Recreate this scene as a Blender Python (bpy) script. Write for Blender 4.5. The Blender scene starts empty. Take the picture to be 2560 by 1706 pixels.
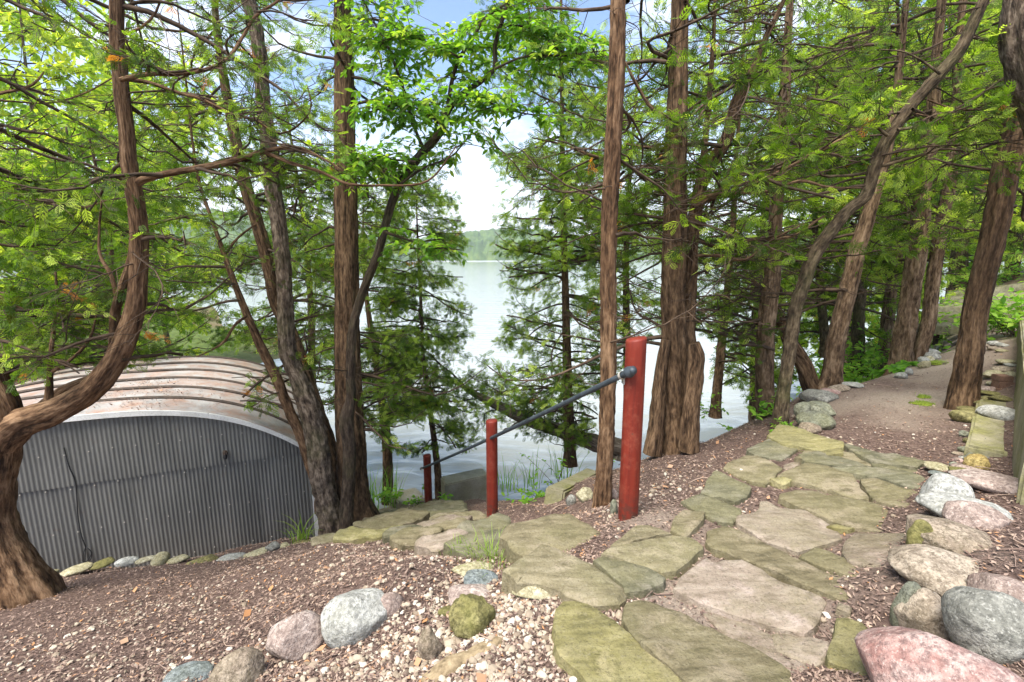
import bpy, bmesh, math, time
import numpy as np
from mathutils import Vector
from mathutils.geometry import delaunay_2d_cdt
T0 = time.time()
SC = bpy.context.scene
COL = SC.collection

# ------------------------------------------------------------------ camera, sky, sun, exposure
FPX, CX, CY, PITCH, EYE = 1200.0, 1280.0, 853.0, math.radians(10.07), 1.6   # photograph is 2560 x 1706
cam = bpy.data.cameras.new('camera'); cam.lens = FPX / 2560 * 36; cam.sensor_width = 36
cam.clip_start = 0.05; cam.clip_end = 3000
cam_o = bpy.data.objects.new('camera', cam); COL.objects.link(cam_o)
cam_o.location = (0, 0, EYE); cam_o.rotation_euler = (math.radians(90) - PITCH, 0, 0)
SC.camera = cam_o

SUN_EL, SUN_AZ = math.radians(62), math.radians(-145)      # azimuth from +y, negative = to the left
world = bpy.data.worlds.new('World'); SC.world = world; world.use_nodes = True
wn = world.node_tree; wn.nodes.clear()
wo = wn.nodes.new('ShaderNodeOutputWorld'); wb = wn.nodes.new('ShaderNodeBackground'); ws = wn.nodes.new('ShaderNodeTexSky')
ws.sky_type = 'NISHITA'; ws.sun_disc = False; ws.sun_elevation = SUN_EL; ws.sun_rotation = SUN_AZ
ws.air_density = 1.0; ws.dust_density = 1.0; ws.ozone_density = 3.5; ws.altitude = 200
tc = wn.nodes.new('ShaderNodeTexCoord'); sx = wn.nodes.new('ShaderNodeSeparateXYZ'); wn.links.new(tc.outputs['Generated'], sx.inputs[0])
hz = wn.nodes.new('ShaderNodeMapRange'); hz.inputs[1].default_value = .04; hz.inputs[2].default_value = .28; hz.inputs[3].default_value = .9; hz.inputs[4].default_value = .0
wn.links.new(sx.outputs[2], hz.inputs[0])
cn = wn.nodes.new('ShaderNodeTexNoise'); cm = wn.nodes.new('ShaderNodeMapping'); cm.inputs['Scale'].default_value = (1.2, 1.2, 3.2); wn.links.new(tc.outputs['Generated'], cm.inputs[0]); wn.links.new(cm.outputs[0], cn.inputs[0])
cn.inputs['Scale'].default_value = 2.2; cn.inputs['Detail'].default_value = 6; cn.inputs['Roughness'].default_value = .6
cr = wn.nodes.new('ShaderNodeMapRange'); cr.inputs[1].default_value = .52; cr.inputs[2].default_value = .70; cr.inputs[3].default_value = 0; cr.inputs[4].default_value = .8; wn.links.new(cn.outputs[0], cr.inputs[0])
mxf = wn.nodes.new('ShaderNodeMath'); mxf.operation = 'MAXIMUM'; wn.links.new(hz.outputs[0], mxf.inputs[0]); wn.links.new(cr.outputs[0], mxf.inputs[1])
cmix = wn.nodes.new('ShaderNodeMix'); cmix.data_type = 'RGBA'; wn.links.new(mxf.outputs[0], cmix.inputs[0]); wn.links.new(ws.outputs[0], cmix.inputs[6]); cmix.inputs[7].default_value = (7.4, 7.55, 7.7, 1)
wn.links.new(cmix.outputs[2], wb.inputs[0]); wb.inputs[1].default_value = 0.05
wn.links.new(wb.outputs[0], wo.inputs[0])
sun = bpy.data.lights.new('sun', 'SUN'); sun.energy = 1.5; sun.angle = math.radians(35); sun.color = (1.0, 0.95, 0.86)
sun_o = bpy.data.objects.new('sun', sun); COL.objects.link(sun_o)
sd = Vector((math.sin(SUN_AZ) * math.cos(SUN_EL), math.cos(SUN_AZ) * math.cos(SUN_EL), math.sin(SUN_EL)))
sun_o.rotation_euler = sd.to_track_quat('Z', 'Y').to_euler()
SC.view_settings.view_transform = 'Standard'; SC.view_settings.look = 'None'
SC.view_settings.exposure = 2.62; SC.view_settings.gamma = 1.0; SC.view_settings.use_curve_mapping = False
SC.cycles.max_bounces = 7; SC.cycles.diffuse_bounces = 4; SC.cycles.glossy_bounces = 3
SC.cycles.transmission_bounces = 5; SC.cycles.transparent_max_bounces = 6
SC.cycles.caustics_reflective = False; SC.cycles.caustics_refractive = False
SC.cycles.use_denoising = True

# ------------------------------------------------------------------ maths helpers
def rs(seed): return np.random.default_rng(seed)
def _h(ix, iy, iz, seed):
    h = (ix.astype(np.int64) * 374761393 + iy.astype(np.int64) * 668265263 + iz.astype(np.int64) * 2147483647 + seed * 1274126177) & 0xffffffff
    h = ((h ^ (h >> 13)) * 1274126177) & 0xffffffff
    h = ((h ^ (h >> 16)) * 2246822519) & 0xffffffff
    return ((h ^ (h >> 15)) & 0xffffff) / 16777215.0
def vn(p, seed=0):
    p = np.asarray(p, float); i = np.floor(p); f = p - i; i = i.astype(np.int64); u = f * f * (3 - 2 * f)
    r = 0
    for dx in (0, 1):
        wx = u[..., 0] if dx else 1 - u[..., 0]
        for dy in (0, 1):
            wy = u[..., 1] if dy else 1 - u[..., 1]
            for dz in (0, 1):
                wz = u[..., 2] if dz else 1 - u[..., 2]
                r = r + wx * wy * wz * _h(i[..., 0] + dx, i[..., 1] + dy, i[..., 2] + dz, seed)
    return r * 2 - 1
def fbm(p, seed=0, oct=3, gain=0.5):
    p = np.asarray(p, float); r = 0; a = 1
    for k in range(oct):
        r = r + a * vn(p * 2 ** k + 17.3 * k, seed + k); a *= gain
    return r
def norm(v): return v / np.maximum(np.linalg.norm(v, axis=-1, keepdims=True), 1e-9)
CP, SP = math.cos(PITCH), math.sin(PITCH)
def ray(u, v):
    a = (np.asarray(u, float) - CX) / FPX; b = (np.asarray(v, float) - CY) / FPX
    return np.stack([a, CP - b * SP, -(SP + b * CP)], -1)
def at_y(u, v, y):
    d = ray(u, v); return np.array([0, 0, EYE]) + d * (np.asarray(y) / d[..., 1])[..., None]
def at_z(u, v, z):
    d = ray(u, v); return np.array([0, 0, EYE]) + d * ((np.asarray(z) - EYE) / d[..., 2])[..., None]
def proj(p):
    p = np.asarray(p, float); x = p[..., 0]; y = p[..., 1]; z = p[..., 2] - EYE
    zc = np.maximum(y * CP - z * SP, 1e-3); up = y * SP + z * CP
    return CX + FPX * x / zc, CY - FPX * up / zc, zc
def depth(p): return proj(p)[2]

# ------------------------------------------------------------------ mesh helpers
def new_mesh(name, V, F, mat=None, smooth=False, attrs=None):
    me = bpy.data.meshes.new(name); V = np.asarray(V, np.float32)
    me.vertices.add(len(V)); me.vertices.foreach_set('co', V.ravel())
    if isinstance(F, np.ndarray): Fs = [F] if len(F) else []
    else: Fs = [np.asarray(f) for f in F if len(f)]
    idx = np.concatenate([f.ravel() for f in Fs]).astype(np.int32)
    tot = np.concatenate([np.full(len(f), f.shape[1]) for f in Fs]).astype(np.int32)
    st = np.concatenate([[0], np.cumsum(tot)[:-1]]).astype(np.int32)
    me.loops.add(len(idx)); me.loops.foreach_set('vertex_index', idx)
    me.polygons.add(len(tot)); me.polygons.foreach_set('loop_start', st)
    me.polygons.foreach_set('use_smooth', np.concatenate([np.full(len(f), bool(smooth[k])) for k, f in enumerate(Fs)]) if isinstance(smooth, tuple) else np.full(len(tot), bool(smooth)))
    if attrs:
        for k, a in attrs.items():
            a = np.asarray(a, np.float32)
            if a.ndim == 1: me.attributes.new(k, 'FLOAT', 'POINT').data.foreach_set('value', a)
            else: me.attributes.new(k, 'FLOAT_VECTOR', 'POINT').data.foreach_set('vector', a.ravel())
    me.update(calc_edges=True)
    if mat: me.materials.append(mat)
    return me
def link(name, me, parent=None, loc=(0, 0, 0)):
    o = bpy.data.objects.new(name, me); COL.objects.link(o)
    o.location = loc
    if parent is not None: o.parent = parent
    return o
def tag(o, label=None, cat=None, group=None, kind=None):
    if label: o['label'] = label
    if cat: o['category'] = cat
    if group: o['group'] = group
    if kind: o['kind'] = kind
    return o
def thing(name, label, cat, loc, group=None, kind=None):
    o = link(name, None, None, tuple(map(float, loc))); return tag(o, label, cat, group, kind)
def part(name, V, F, mat, parent=None, smooth=False, attrs=None, loc=None):
    V = np.asarray(V, float)
    if parent is not None:
        off = np.array(parent.location, float); q = parent.parent
        while q is not None: off = off + np.array(q.location, float); q = q.parent
        return link(name, new_mesh(name, V - off, F, mat, smooth, attrs), parent)
    if loc is None: loc = V[V[:, 2].argmin()] * 0 + np.array([V[:, 0].mean(), V[:, 1].mean(), V[:, 2].min()])
    loc = np.array(loc, float)
    return link(name, new_mesh(name, V - loc, F, mat, smooth, attrs), None, tuple(loc))
def box(c, s, ax=None, jit=0, seed=0):
    c = np.array(c, float); s = np.array(s, float) / 2
    V = np.array([[i, j, k] for i in (-1, 1) for j in (-1, 1) for k in (-1, 1)], float) * s
    if ax is not None: V = V @ np.array(ax, float)
    F = np.array([[0, 1, 3, 2], [4, 6, 7, 5], [0, 4, 5, 1], [2, 3, 7, 6], [0, 2, 6, 4], [1, 5, 7, 3]])
    return V + c, F
def bbox_mesh(c, s, ax=None, bev=0.01, cuts=6, rough=0.004, seed=0):
    """box with rounded, uneven edges"""
    s = np.array(s, float)
    bm = bmesh.new(); bmesh.ops.create_cube(bm, size=1)
    for v in bm.verts: v.co = Vector(np.array(v.co) * s)
    bmesh.ops.bevel(bm, geom=bm.edges[:], offset=bev, segments=2, affect='EDGES')
    bmesh.ops.subdivide_edges(bm, edges=[e for e in bm.edges if e.calc_length() > 0.12], cuts=cuts, use_grid_fill=True)
    bmesh.ops.triangulate(bm, faces=bm.faces[:])
    V = np.array([v.co[:] for v in bm.verts]); F = np.array([[v.index for v in f.verts] for f in bm.faces]); bm.free()
    n = np.stack([fbm(V * 5 + k * 31, seed + k, 4) for k in range(3)], -1)
    V = V + n * rough
    if ax is not None: V = V @ np.array(ax, float)
    return V + np.array(c, float), F
def spline(P, n):
    P = np.asarray(P, float); m = len(P)
    d = np.concatenate([[0], np.cumsum(np.linalg.norm(np.diff(P[:, :3], axis=0), axis=1))])
    t = np.linspace(0, d[-1], n); k = np.clip(np.searchsorted(d, t, 'right') - 1, 0, m - 2)
    w = ((t - d[k]) / np.maximum(d[k + 1] - d[k], 1e-9))[:, None]
    tg = np.gradient(P, d, axis=0)
    h = np.maximum(d[k + 1] - d[k], 1e-9)[:, None]
    return ((2 * w**3 - 3 * w**2 + 1) * P[k] + (w**3 - 2 * w**2 + w) * h * tg[k] + (-2 * w**3 + 3 * w**2) * P[k + 1] + (w**3 - w**2) * h * tg[k + 1]), t
def tubes(C, R, ns, cap=False):
    """C (B,M,3) curves, R (B,M) radii -> joined tubes"""
    B, M = R.shape
    T = norm(np.gradient(C, axis=1)); ref = np.where(np.abs(T[..., 2:3]) > 0.9, np.array([1., 0, 0]), np.array([0, 0, 1.]))
    X = norm(np.cross(T, ref)); Y = np.cross(T, X)
    a = np.arange(ns) / ns * 2 * math.pi
    V = C[:, :, None] + R[:, :, None, None] * (X[:, :, None] * np.cos(a)[:, None] + Y[:, :, None] * np.sin(a)[:, None])
    i = np.arange(B)[:, None, None] * M * ns + np.arange(M - 1)[None, :, None] * ns
    j = np.arange(ns); j2 = (j + 1) % ns
    F = np.stack([i + j, i + j2, i + j2 + ns, i + j + ns], -1).reshape(-1, 4)
    return V.reshape(-1, 3), F
def limb_mesh(P, ns=24, step=0.05, amp=0.08, freq=5.0, stretch=0.12, flare=0.0, seed=0, knob=0.0, lobes=5, cap=True):
    """P: (n,4) x,y,z,radius polyline -> ridged trunk with bark relief, returns V,F,flow"""
    P = np.asarray(P, float); L = np.linalg.norm(np.diff(P[:, :3], axis=0), axis=1).sum()
    n = max(6, int(L / step)); Q, t = spline(P, n); C = Q[:, :3]; r = np.maximum(Q[:, 3], 0.002)
    T = norm(np.gradient(C, axis=0)); X = np.zeros_like(C); x = np.cross(T[0], [0.3, 1, 0.1]); x /= np.linalg.norm(x)
    for k in range(n):
        x = x - T[k] * np.dot(x, T[k]); x /= np.linalg.norm(x); X[k] = x
    Y = np.cross(T, X); a = np.arange(ns) / ns * 2 * math.pi
    ca, sa = np.cos(a)[None, :], np.sin(a)[None, :]
    tt = t[:, None] + 0 * ca
    rm = max(r.mean(), .01)
    q = np.stack([ca * freq + 0 * tt, sa * freq + 0 * tt, tt * stretch * freq / rm * .35], -1)
    w = np.stack([ca * 1.3 + 0 * tt, sa * 1.3 + 0 * tt, tt * 1.6], -1)
    rid = 1 - np.abs(fbm(q + 0.5 * fbm(w * 2, seed + 9, 2)[..., None], seed, 3))
    rr = r[:, None] * (.96 + amp * 1.5 * (rid - 0.6) * 1.6 + 0.07 * fbm(w, seed + 3, 2))
    if flare > 0:
        fl = np.exp(-tt / (rm * 2.4)); lob = 0.55 + 0.45 * np.cos(lobes * a + 2.0 * vn(np.stack([ca, sa, ca * 0 + seed], -1) * 2, seed))[None, 0] if False else 0.55 + 0.45 * np.cos(lobes * a + seed)[None, :]
        rr = rr * (1 + flare * fl * lob)
    if knob > 0:
        g = np.mod(t / (rm * 3.4) + 0.25 * vn(np.stack([t * 2, t * 0, t * 0], -1), seed), 1.0)
        rr = rr * (1 + knob * np.exp(-((g - 0.5) / 0.11) ** 2)[:, None] * (0.6 + 0.5 * vn(np.stack([ca * 2 + 0 * tt, sa * 2 + 0 * tt, tt * 9], -1), seed + 5)))
    V = C[:, None] + rr[..., None] * (X[:, None] * np.cos(a)[:, None] + Y[:, None] * np.sin(a)[:, None])
    i = np.arange(n - 1)[:, None] * ns; j = np.arange(ns); j2 = (j + 1) % ns
    F = [np.stack([i + j, i + j2, i + j2 + ns, i + j + ns], -1).reshape(-1, 4)]
    flow = np.stack([ca * rm + 0 * tt, sa * rm + 0 * tt, tt], -1).reshape(-1, 3) + seed * 3.7
    V = V.reshape(-1, 3)
    if cap:
        V = np.concatenate([V, C[-1:]]); flow = np.concatenate([flow, flow[-1:]])
        F.append(np.stack([(n - 1) * ns + j, (n - 1) * ns + j2, np.full(ns, n * ns)], -1))
    return V, F, flow

# ------------------------------------------------------------------ materials
class NT:
    def __init__(s, name):
        s.m = bpy.data.materials.new(name); s.m.use_nodes = True; s.t = s.m.node_tree; s.t.nodes.clear()
        s.out = s.n('ShaderNodeOutputMaterial'); s.b = s.n('ShaderNodeBsdfPrincipled'); s.l(s.b.outputs[0], s.out.inputs[0])
        s._co = None
    def n(s, t): return s.t.nodes.new(t)
    def l(s, a, b): s.t.links.new(a, b)
    def put(s, sock, v):
        if isinstance(v, bpy.types.NodeSocket): s.l(v, sock)
        elif isinstance(v, (tuple, list)): sock.default_value = tuple(v) + ((1,) if len(v) == 3 and len(sock.default_value) == 4 else ())
        else: sock.default_value = v
    def co(s, rand=True):
        if s._co is None:
            tc = s.n('ShaderNodeTexCoord').outputs['Object']
            if rand:
                oi = s.n('ShaderNodeObjectInfo'); mu = s.n('ShaderNodeVectorMath'); mu.operation = 'SCALE'
                cb = s.n('ShaderNodeCombineXYZ')
                for k in range(3): s.l(oi.outputs['Random'], cb.inputs[k])
                s.l(cb.outputs[0], mu.inputs[0]); mu.inputs['Scale'].default_value = 37.0
                ad = s.n('ShaderNodeVectorMath'); s.l(tc, ad.inputs[0]); s.l(mu.outputs[0], ad.inputs[1]); tc = ad.outputs[0]
            s._co = tc
        return s._co
    def attr(s, name, vec=False):
        a = s.n('ShaderNodeAttribute'); a.attribute_name = name; return a.outputs['Vector' if vec else 'Fac']
    def rnd(s): return s.n('ShaderNodeObjectInfo').outputs['Random']
    def scale(s, v, k):
        m = s.n('ShaderNodeMapping'); s.l(v, m.inputs[0]); m.inputs['Scale'].default_value = k; return m.outputs[0]
    def noise(s, sc, det=4, rough=.55, vec=None, dist=0):
        q = s.n('ShaderNodeTexNoise'); s.l(vec or s.co(), q.inputs['Vector']); q.inputs['Scale'].default_value = sc
        q.inputs['Detail'].default_value = det; q.inputs['Roughness'].default_value = rough; q.inputs['Distortion'].default_value = dist
        return q.outputs['Fac']
    def voro(s, sc, vec=None, feat='F1', out='Distance', rnd=1):
        q = s.n('ShaderNodeTexVoronoi'); q.feature = feat; s.l(vec or s.co(), q.inputs['Vector']); q.inputs['Scale'].default_value = sc
        q.inputs['Randomness'].default_value = rnd; return q.outputs[out]
    def ramp(s, f, *st, interp='LINEAR'):
        r = s.n('ShaderNodeValToRGB'); e = r.color_ramp.elements; r.color_ramp.interpolation = interp
        while len(e) < len(st): e.new(0.5)
        for k, (p, c) in enumerate(st):
            e[k].position = p; e[k].color = (c, c, c, 1) if not isinstance(c, tuple) else tuple(c) + (1,)
        s.l(f, r.inputs[0]); return r.outputs[0]
    def mix(s, f, a, b, mode='MIX'):
        m = s.n('ShaderNodeMix'); m.data_type = 'RGBA'; m.blend_type = mode
        s.put(m.inputs[0], f); s.put(m.inputs[6], a); s.put(m.inputs[7], b); return m.outputs[2]
    def math(s, op, a, b=0.0, c=None):
        m = s.n('ShaderNodeMath'); m.operation = op; s.put(m.inputs[0], a); s.put(m.inputs[1], b)
        if c is not None: s.put(m.inputs[2], c)
        return m.outputs[0]
    def bump(s, h, strength=.5, dist=.01, prev=None):
        b = s.n('ShaderNodeBump'); b.inputs['Strength'].default_value = strength; b.inputs['Distance'].default_value = dist
        s.l(h, b.inputs['Height'])
        if prev: s.l(prev, b.inputs['Normal'])
        return b.outputs[0]
    def done(s, col=None, rough=.8, nrm=None, metal=0, spec=.3):
        if col is not None: s.put(s.b.inputs['Base Color'], col)
        s.put(s.b.inputs['Roughness'], rough); s.put(s.b.inputs['Metallic'], metal)
        s.b.inputs['Specular IOR Level'].default_value = spec
        if nrm: s.l(nrm, s.b.inputs['Normal'])
        return s.m

def m_bark(name, dark, mid, light, moss=0.0, sc=1.0, plates=False):
    dark, mid, light = tuple(x * .6 for x in dark), tuple(x * .72 for x in mid), tuple(x * .80 for x in light)
    s = NT(name); fl = s.attr('flow', True)
    v = s.scale(fl, (70 * sc, 70 * sc, 13.0 * sc)); v2 = s.scale(fl, (22 * sc, 22 * sc, (10 if plates else 2.6) * sc))
    a = s.noise(1, 5, .6, v); b = s.noise(1, 4, .6, v2); c = s.noise(1.2, 3, .5, fl)
    h = s.mix(.5, a, b)
    col = s.ramp(h, (.39, dark), (.5, mid), (.62, light))
    col = s.mix(s.ramp(c, (.4, 0.0), (.7, .35)), col, tuple(x * .6 for x in mid))
    if moss: col = s.mix(s.ramp(s.noise(2.2, 4, .6, fl), (.5, 0.0), (.72, moss)), col, (.10, .11, .035))
    n = s.bump(b, 1.0, .03, s.bump(a, .9, .012))
    return s.done(col, .9, n, spec=.15)
BARK_CEDAR = m_bark('bark_cedar', (.034, .019, .010), (.145, .086, .046), (.31, .195, .11))
BARK_RED = m_bark('bark_cedar_red', (.04, .021, .011), (.18, .10, .052), (.37, .23, .13))
BARK_GREY = m_bark('bark_grey', (.05, .035, .025), (.16, .115, .08), (.33, .255, .185), moss=.35, plates=True)
BARK_DARK = m_bark('bark_dark', (.03, .02, .014), (.085, .06, .04), (.17, .125, .085), moss=.3)
BARK_OLIVE = m_bark('bark_olive', (.045, .032, .02), (.125, .088, .052), (.24, .18, .11), moss=.5, plates=True)
BARK_DEAD = m_bark('bark_dead', (.10, .075, .055), (.27, .21, .155), (.45, .37, .29))
BARK_CEDAR_FAR = m_bark('bark_cedar_pale', (.055, .032, .018), (.22, .14, .08), (.44, .305, .19))
def m_twig():
    s = NT('twig'); s.co(False)
    return s.done(s.ramp(s.noise(9, 3), (.3, (.030, .020, .013)), (.7, (.12, .08, .053))), .85, spec=.15)
TWIG = m_twig()
def m_leaf(name, stops, trans, tw=.45, rough=.55):
    s = NT(name); t = s.attr('tint')
    col = s.ramp(t, *stops); tr = s.n('ShaderNodeBsdfTranslucent'); mx = s.n('ShaderNodeMixShader')
    s.l(s.mix(1.0, col, trans, 'MULTIPLY'), tr.inputs[0]); mx.inputs[0].default_value = tw
    s.done(col, rough, spec=.25); s.l(s.b.outputs[0], mx.inputs[1]); s.l(tr.outputs[0], mx.inputs[2]); s.l(mx.outputs[0], s.out.inputs[0])
    return s.m
LEAF_CEDAR = m_leaf('leaf_cedar', [(0, (.42, .17, .035)), (.018, (.36, .15, .03)), (.03, (.022, .05, .006)), (.4, (.075, .135, .012)), (.75, (.17, .25, .025)), (1, (.33, .40, .08))], (2.4, 2.5, 1.0), .5)
LEAF_BROAD = m_leaf('leaf_broad', [(0, (.06, .14, .018)), (.5, (.12, .25, .025)), (.85, (.22, .36, .035)), (1, (.34, .42, .06))], (2.2, 2.2, 1.0), .5)
LEAF_FAR = m_leaf('leaf_far', [(0, (.09, .17, .02)), (.5, (.19, .31, .035)), (1, (.40, .46, .06))], (2.2, 2.1, .9), .5)
LEAF_HERB = m_leaf('leaf_herb', [(0, (.07, .17, .02)), (.5, (.16, .34, .03)), (1, (.34, .47, .07))], (2.0, 2.1, 1.0), .45)
GRASS = m_leaf('grass_blade', [(0, (.10, .16, .03)), (.5, (.22, .33, .05)), (1, (.42, .46, .14))], (1.8, 1.9, 1.0), .4)

def m_ground():
    s = NT('mulch_ground'); s.co(False)
    f = s.noise(38, 6, .7); g = s.noise(9, 5, .6); vv = s.voro(70, s.scale(s.co(), (1, 1, 1)), out='Color')
    base = s.ramp(f, (.25, (.085, .053, .042)), (.48, (.19, .125, .10)), (.62, (.29, .20, .16)), (.8, (.42, .31, .25)))
    base = s.mix(s.ramp(g, (.4, 0.0), (.75, .45)), base, (.105, .074, .062))
    bw = s.n('ShaderNodeRGBToBW'); s.l(vv, bw.inputs[0]); base = s.mix(.45, base, s.mix(1.0, base, bw.outputs[0], 'MULTIPLY'))
    sand = s.ramp(s.noise(60, 5, .65), (.3, (.26, .205, .155)), (.7, (.49, .40, .315)))
    col = s.mix(s.attr('sand'), base, sand)
    far = s.ramp(s.noise(3, 5), (.3, (.05, .075, .02)), (.7, (.13, .17, .04)))
    col = s.mix(s.attr('green'), col, far)
    col = s.mix(s.attr('bed'), col, (.16, .13, .055))
    n = s.bump(s.noise(30, 6, .7), .9, .03, s.bump(s.noise(110, 4, .7), .7, .012))
    return s.done(col, .95, n, spec=.1)
def m_flag(name, cols, moss):
    s = NT(name)
    big = s.noise(2.2, 5, .6); f = s.noise(24, 6, .7); str_ = s.noise(7, 4, .6, s.scale(s.co(), (1, 3.2, 1)))
    col = s.ramp(str_, (.3, cols[0]), (.5, cols[1]), (.72, cols[2]))
    col = s.mix(s.ramp(s.noise(4.5, 6, .7), (.53, 0.0), (.62, .6)), col, tuple(min(.5, x * 1.25) for x in (cols[2][0], cols[2][1] * .96, cols[2][2] * 1.05)))
    col = s.mix(s.ramp(big, (.44, 0.0), (.58, moss)), col, s.ramp(f, (.3, (.115, .105, .05)), (.65, (.26, .235, .115))))
    col = s.mix(s.ramp(s.noise(75, 4, .75), (.34, .55), (.47, 0.0)), col, (.075, .066, .04))
    col = s.mix(s.ramp(s.noise(38, 5, .8), (.56, 0.0), (.68, .5)), col, (.37, .33, .225))
    col = s.mix(s.ramp(s.voro(26), (.05, .25), (.14, 0.0)), col, (.36, .33, .23))
    col = s.mix(s.math('MULTIPLY', s.rnd(), .55), col, s.mix(1.0, col, (.62, .60, .55), 'MULTIPLY'))
    n = s.bump(s.noise(6, 6, .7), .8, .03, s.bump(s.noise(55, 5, .75), .9, .012))
    return s.done(col, .88, n, spec=.2)
FLAG = [m_flag('flagstone_olive', ((.125, .105, .06), (.225, .19, .112), (.33, .285, .185)), .5),
        m_flag('flagstone_tan', ((.18, .14, .10), (.29, .23, .175), (.39, .325, .255)), .38),
        m_flag('flagstone_green_grey', ((.095, .09, .055), (.165, .157, .10), (.25, .232, .16)), .5),
        m_flag('flagstone_moss', ((.15, .135, .055), (.27, .24, .10), (.38, .34, .17)), .7)]
def m_boulder(name, c0, c1, c2, speck, moss=0.0, band=0.0):
    s = NT(name)
    a = s.noise(3.0, 5, .6); b = s.noise(45, 5, .75)
    col = s.ramp(a, (.32, c0), (.5, c1), (.7, c2))
    col = s.mix(s.ramp(b, (.40, .85), (.55, 0.0)), col, speck)
    col = s.mix(s.ramp(s.noise(12, 6, .7), (.42, .5), (.56, 0.0)), col, tuple(x * .55 for x in c0))
    col = s.mix(s.ramp(s.noise(80, 3, .7), (.55, 0.0), (.66, .4)), col, tuple(min(.7, x * 1.3) for x in c2))
    if band:
        w = s.n('ShaderNodeTexWave'); s.l(s.scale(s.co(), (.6, .8, 2.2)), w.inputs[0]); w.inputs['Scale'].default_value = 3.0
        w.inputs['Distortion'].default_value = 5; w.inputs['Detail'].default_value = 3
        col = s.mix(s.math('MULTIPLY', w.outputs['Fac'], band), col, tuple(x * .45 for x in c1))
    if moss:
        col = s.mix(s.ramp(s.noise(5, 5, .65), (.42, 0.0), (.62, moss)), col, s.ramp(b, (.3, (.085, .085, .02)), (.7, (.22, .20, .065))))
    n = s.bump(s.noise(9, 6, .7), .9, .03, s.bump(b, .8, .008))
    return s.done(col, .85, n, spec=.25)
ROCK = dict(
    grey=m_boulder('granite_grey', (.21, .205, .17), (.32, .31, .265), (.46, .445, .395), (.09, .088, .075), .0, .25),
    white=m_boulder('granite_white', (.33, .32, .28), (.48, .47, .42), (.60, .59, .55), (.16, .16, .14), .12, .2),
    pink=m_boulder('granite_pink', (.29, .21, .17), (.41, .32, .27), (.53, .45, .39), (.14, .10, .085)),
    red=m_boulder('granite_red', (.36, .17, .14), (.42, .28, .24), (.50, .41, .36), (.15, .10, .09)),
    tan=m_boulder('stone_tan', (.26, .20, .14), (.37, .30, .225), (.49, .415, .325), (.13, .10, .07), .08),
    brown=m_boulder('stone_brown', (.21, .155, .11), (.32, .25, .185), (.42, .345, .265), (.09, .07, .045), .15),
    moss=m_boulder('stone_mossy', (.14, .12, .05), (.24, .21, .08), (.36, .32, .15), (.06, .055, .02), .85),
    green=m_boulder('stone_green_grey', (.15, .155, .11), (.25, .255, .19), (.37, .37, .29), (.08, .08, .06), .3, .2),
    cream=m_boulder('limestone_cream', (.33, .29, .17), (.47, .42, .27), (.60, .56, .42), (.18, .15, .07), .3),
    gold=m_boulder('stone_gold', (.26, .18, .05), (.38, .28, .10), (.46, .38, .18), (.12, .09, .03), .3),
    blue=m_boulder('stone_blue_grey', (.13, .15, .15), (.22, .25, .25), (.36, .39, .38), (.06, .07, .07), .2))
def m_pebble():
    s = NT('pebble'); s.co(False); t = s.attr('tint')
    col = s.ramp(t, (0, (.11, .08, .06)), (.2, (.20, .15, .105)), (.5, (.34, .275, .20)), (.8, (.46, .40, .31)), (1, (.60, .55, .47)))
    col = s.mix(s.ramp(s.noise(60, 4), (.35, .3), (.6, 0.0)), col, (.3, .24, .17)); return s.done(col, .85, s.bump(s.noise(120, 3), .4, .003), spec=.25)
PEB = m_pebble()
def m_chip():
    s = NT('bark_chip'); t = s.attr('tint')
    return s.done(s.ramp(t, (0, (.06, .04, .032)), (.35, (.165, .11, .087)), (.7, (.28, .20, .158)), (.92, (.38, .28, .21)), (.985, (.42, .20, .08)), (1, (.55, .44, .34))), .9, spec=.12)
CHIP = m_chip()
def m_paint():
    s = NT('red_paint'); s.co(False); v = s.scale(s.co(), (60, 60, 3))
    col = s.ramp(s.noise(1, 4, .6, v), (.3, (.125, .012, .006)), (.7, (.205, .024, .010)))
    col = s.mix(s.ramp(s.noise(9, 6, .75), (.50, 0.0), (.70, .6)), col, (.30, .085, .05))
    col = s.mix(s.ramp(s.noise(30, 5, .8), (.62, 0.0), (.68, .8)), col, (.10, .05, .035))
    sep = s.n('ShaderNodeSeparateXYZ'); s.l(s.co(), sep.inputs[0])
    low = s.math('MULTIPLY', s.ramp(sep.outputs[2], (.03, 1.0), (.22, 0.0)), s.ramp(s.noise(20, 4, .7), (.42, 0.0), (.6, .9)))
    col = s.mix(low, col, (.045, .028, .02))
    return s.done(col, .55, s.bump(s.noise(1, 4, .6, v), .35, .004), spec=.35)
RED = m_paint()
def m_pipe():
    s = NT('painted_pipe'); s.co(False)
    col = s.ramp(s.noise(18, 4, .6), (.35, (.030, .038, .046)), (.65, (.07, .085, .098)))
    return s.done(col, .5, s.bump(s.noise(90, 3), .2, .002), .15, spec=.4)
PIPE = m_pipe()
def m_metal(name, c0, c1, rust=0.1, rough=.6, metal=.35):
    s = NT(name); v = s.scale(s.co(), (3, 3, .7))
    col = s.ramp(s.noise(1.4, 5, .65, v), (.3, c0), (.7, c1))
    col = s.mix(s.ramp(s.noise(1, 5, .7, s.scale(s.co(), (9, 9, .5))), (.5, 0.0), (.8, .35)), col, tuple(x * .62 for x in c0))
    col = s.mix(s.ramp(s.noise(7, 5, .75), (.62, 0.0), (.74, rust)), col, (.16, .08, .045))
    col = s.mix(s.ramp(s.noise(25, 3, .7), (.66, 0.0), (.75, .35)), col, (.45, .45, .43))
    return s.done(col, rough, s.bump(s.noise(5, 4), .15, .01), metal, spec=.35)
TIN = m_metal('corrugated_tin', (.125, .122, .112), (.19, .184, .168), .4, .62, .2)
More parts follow.
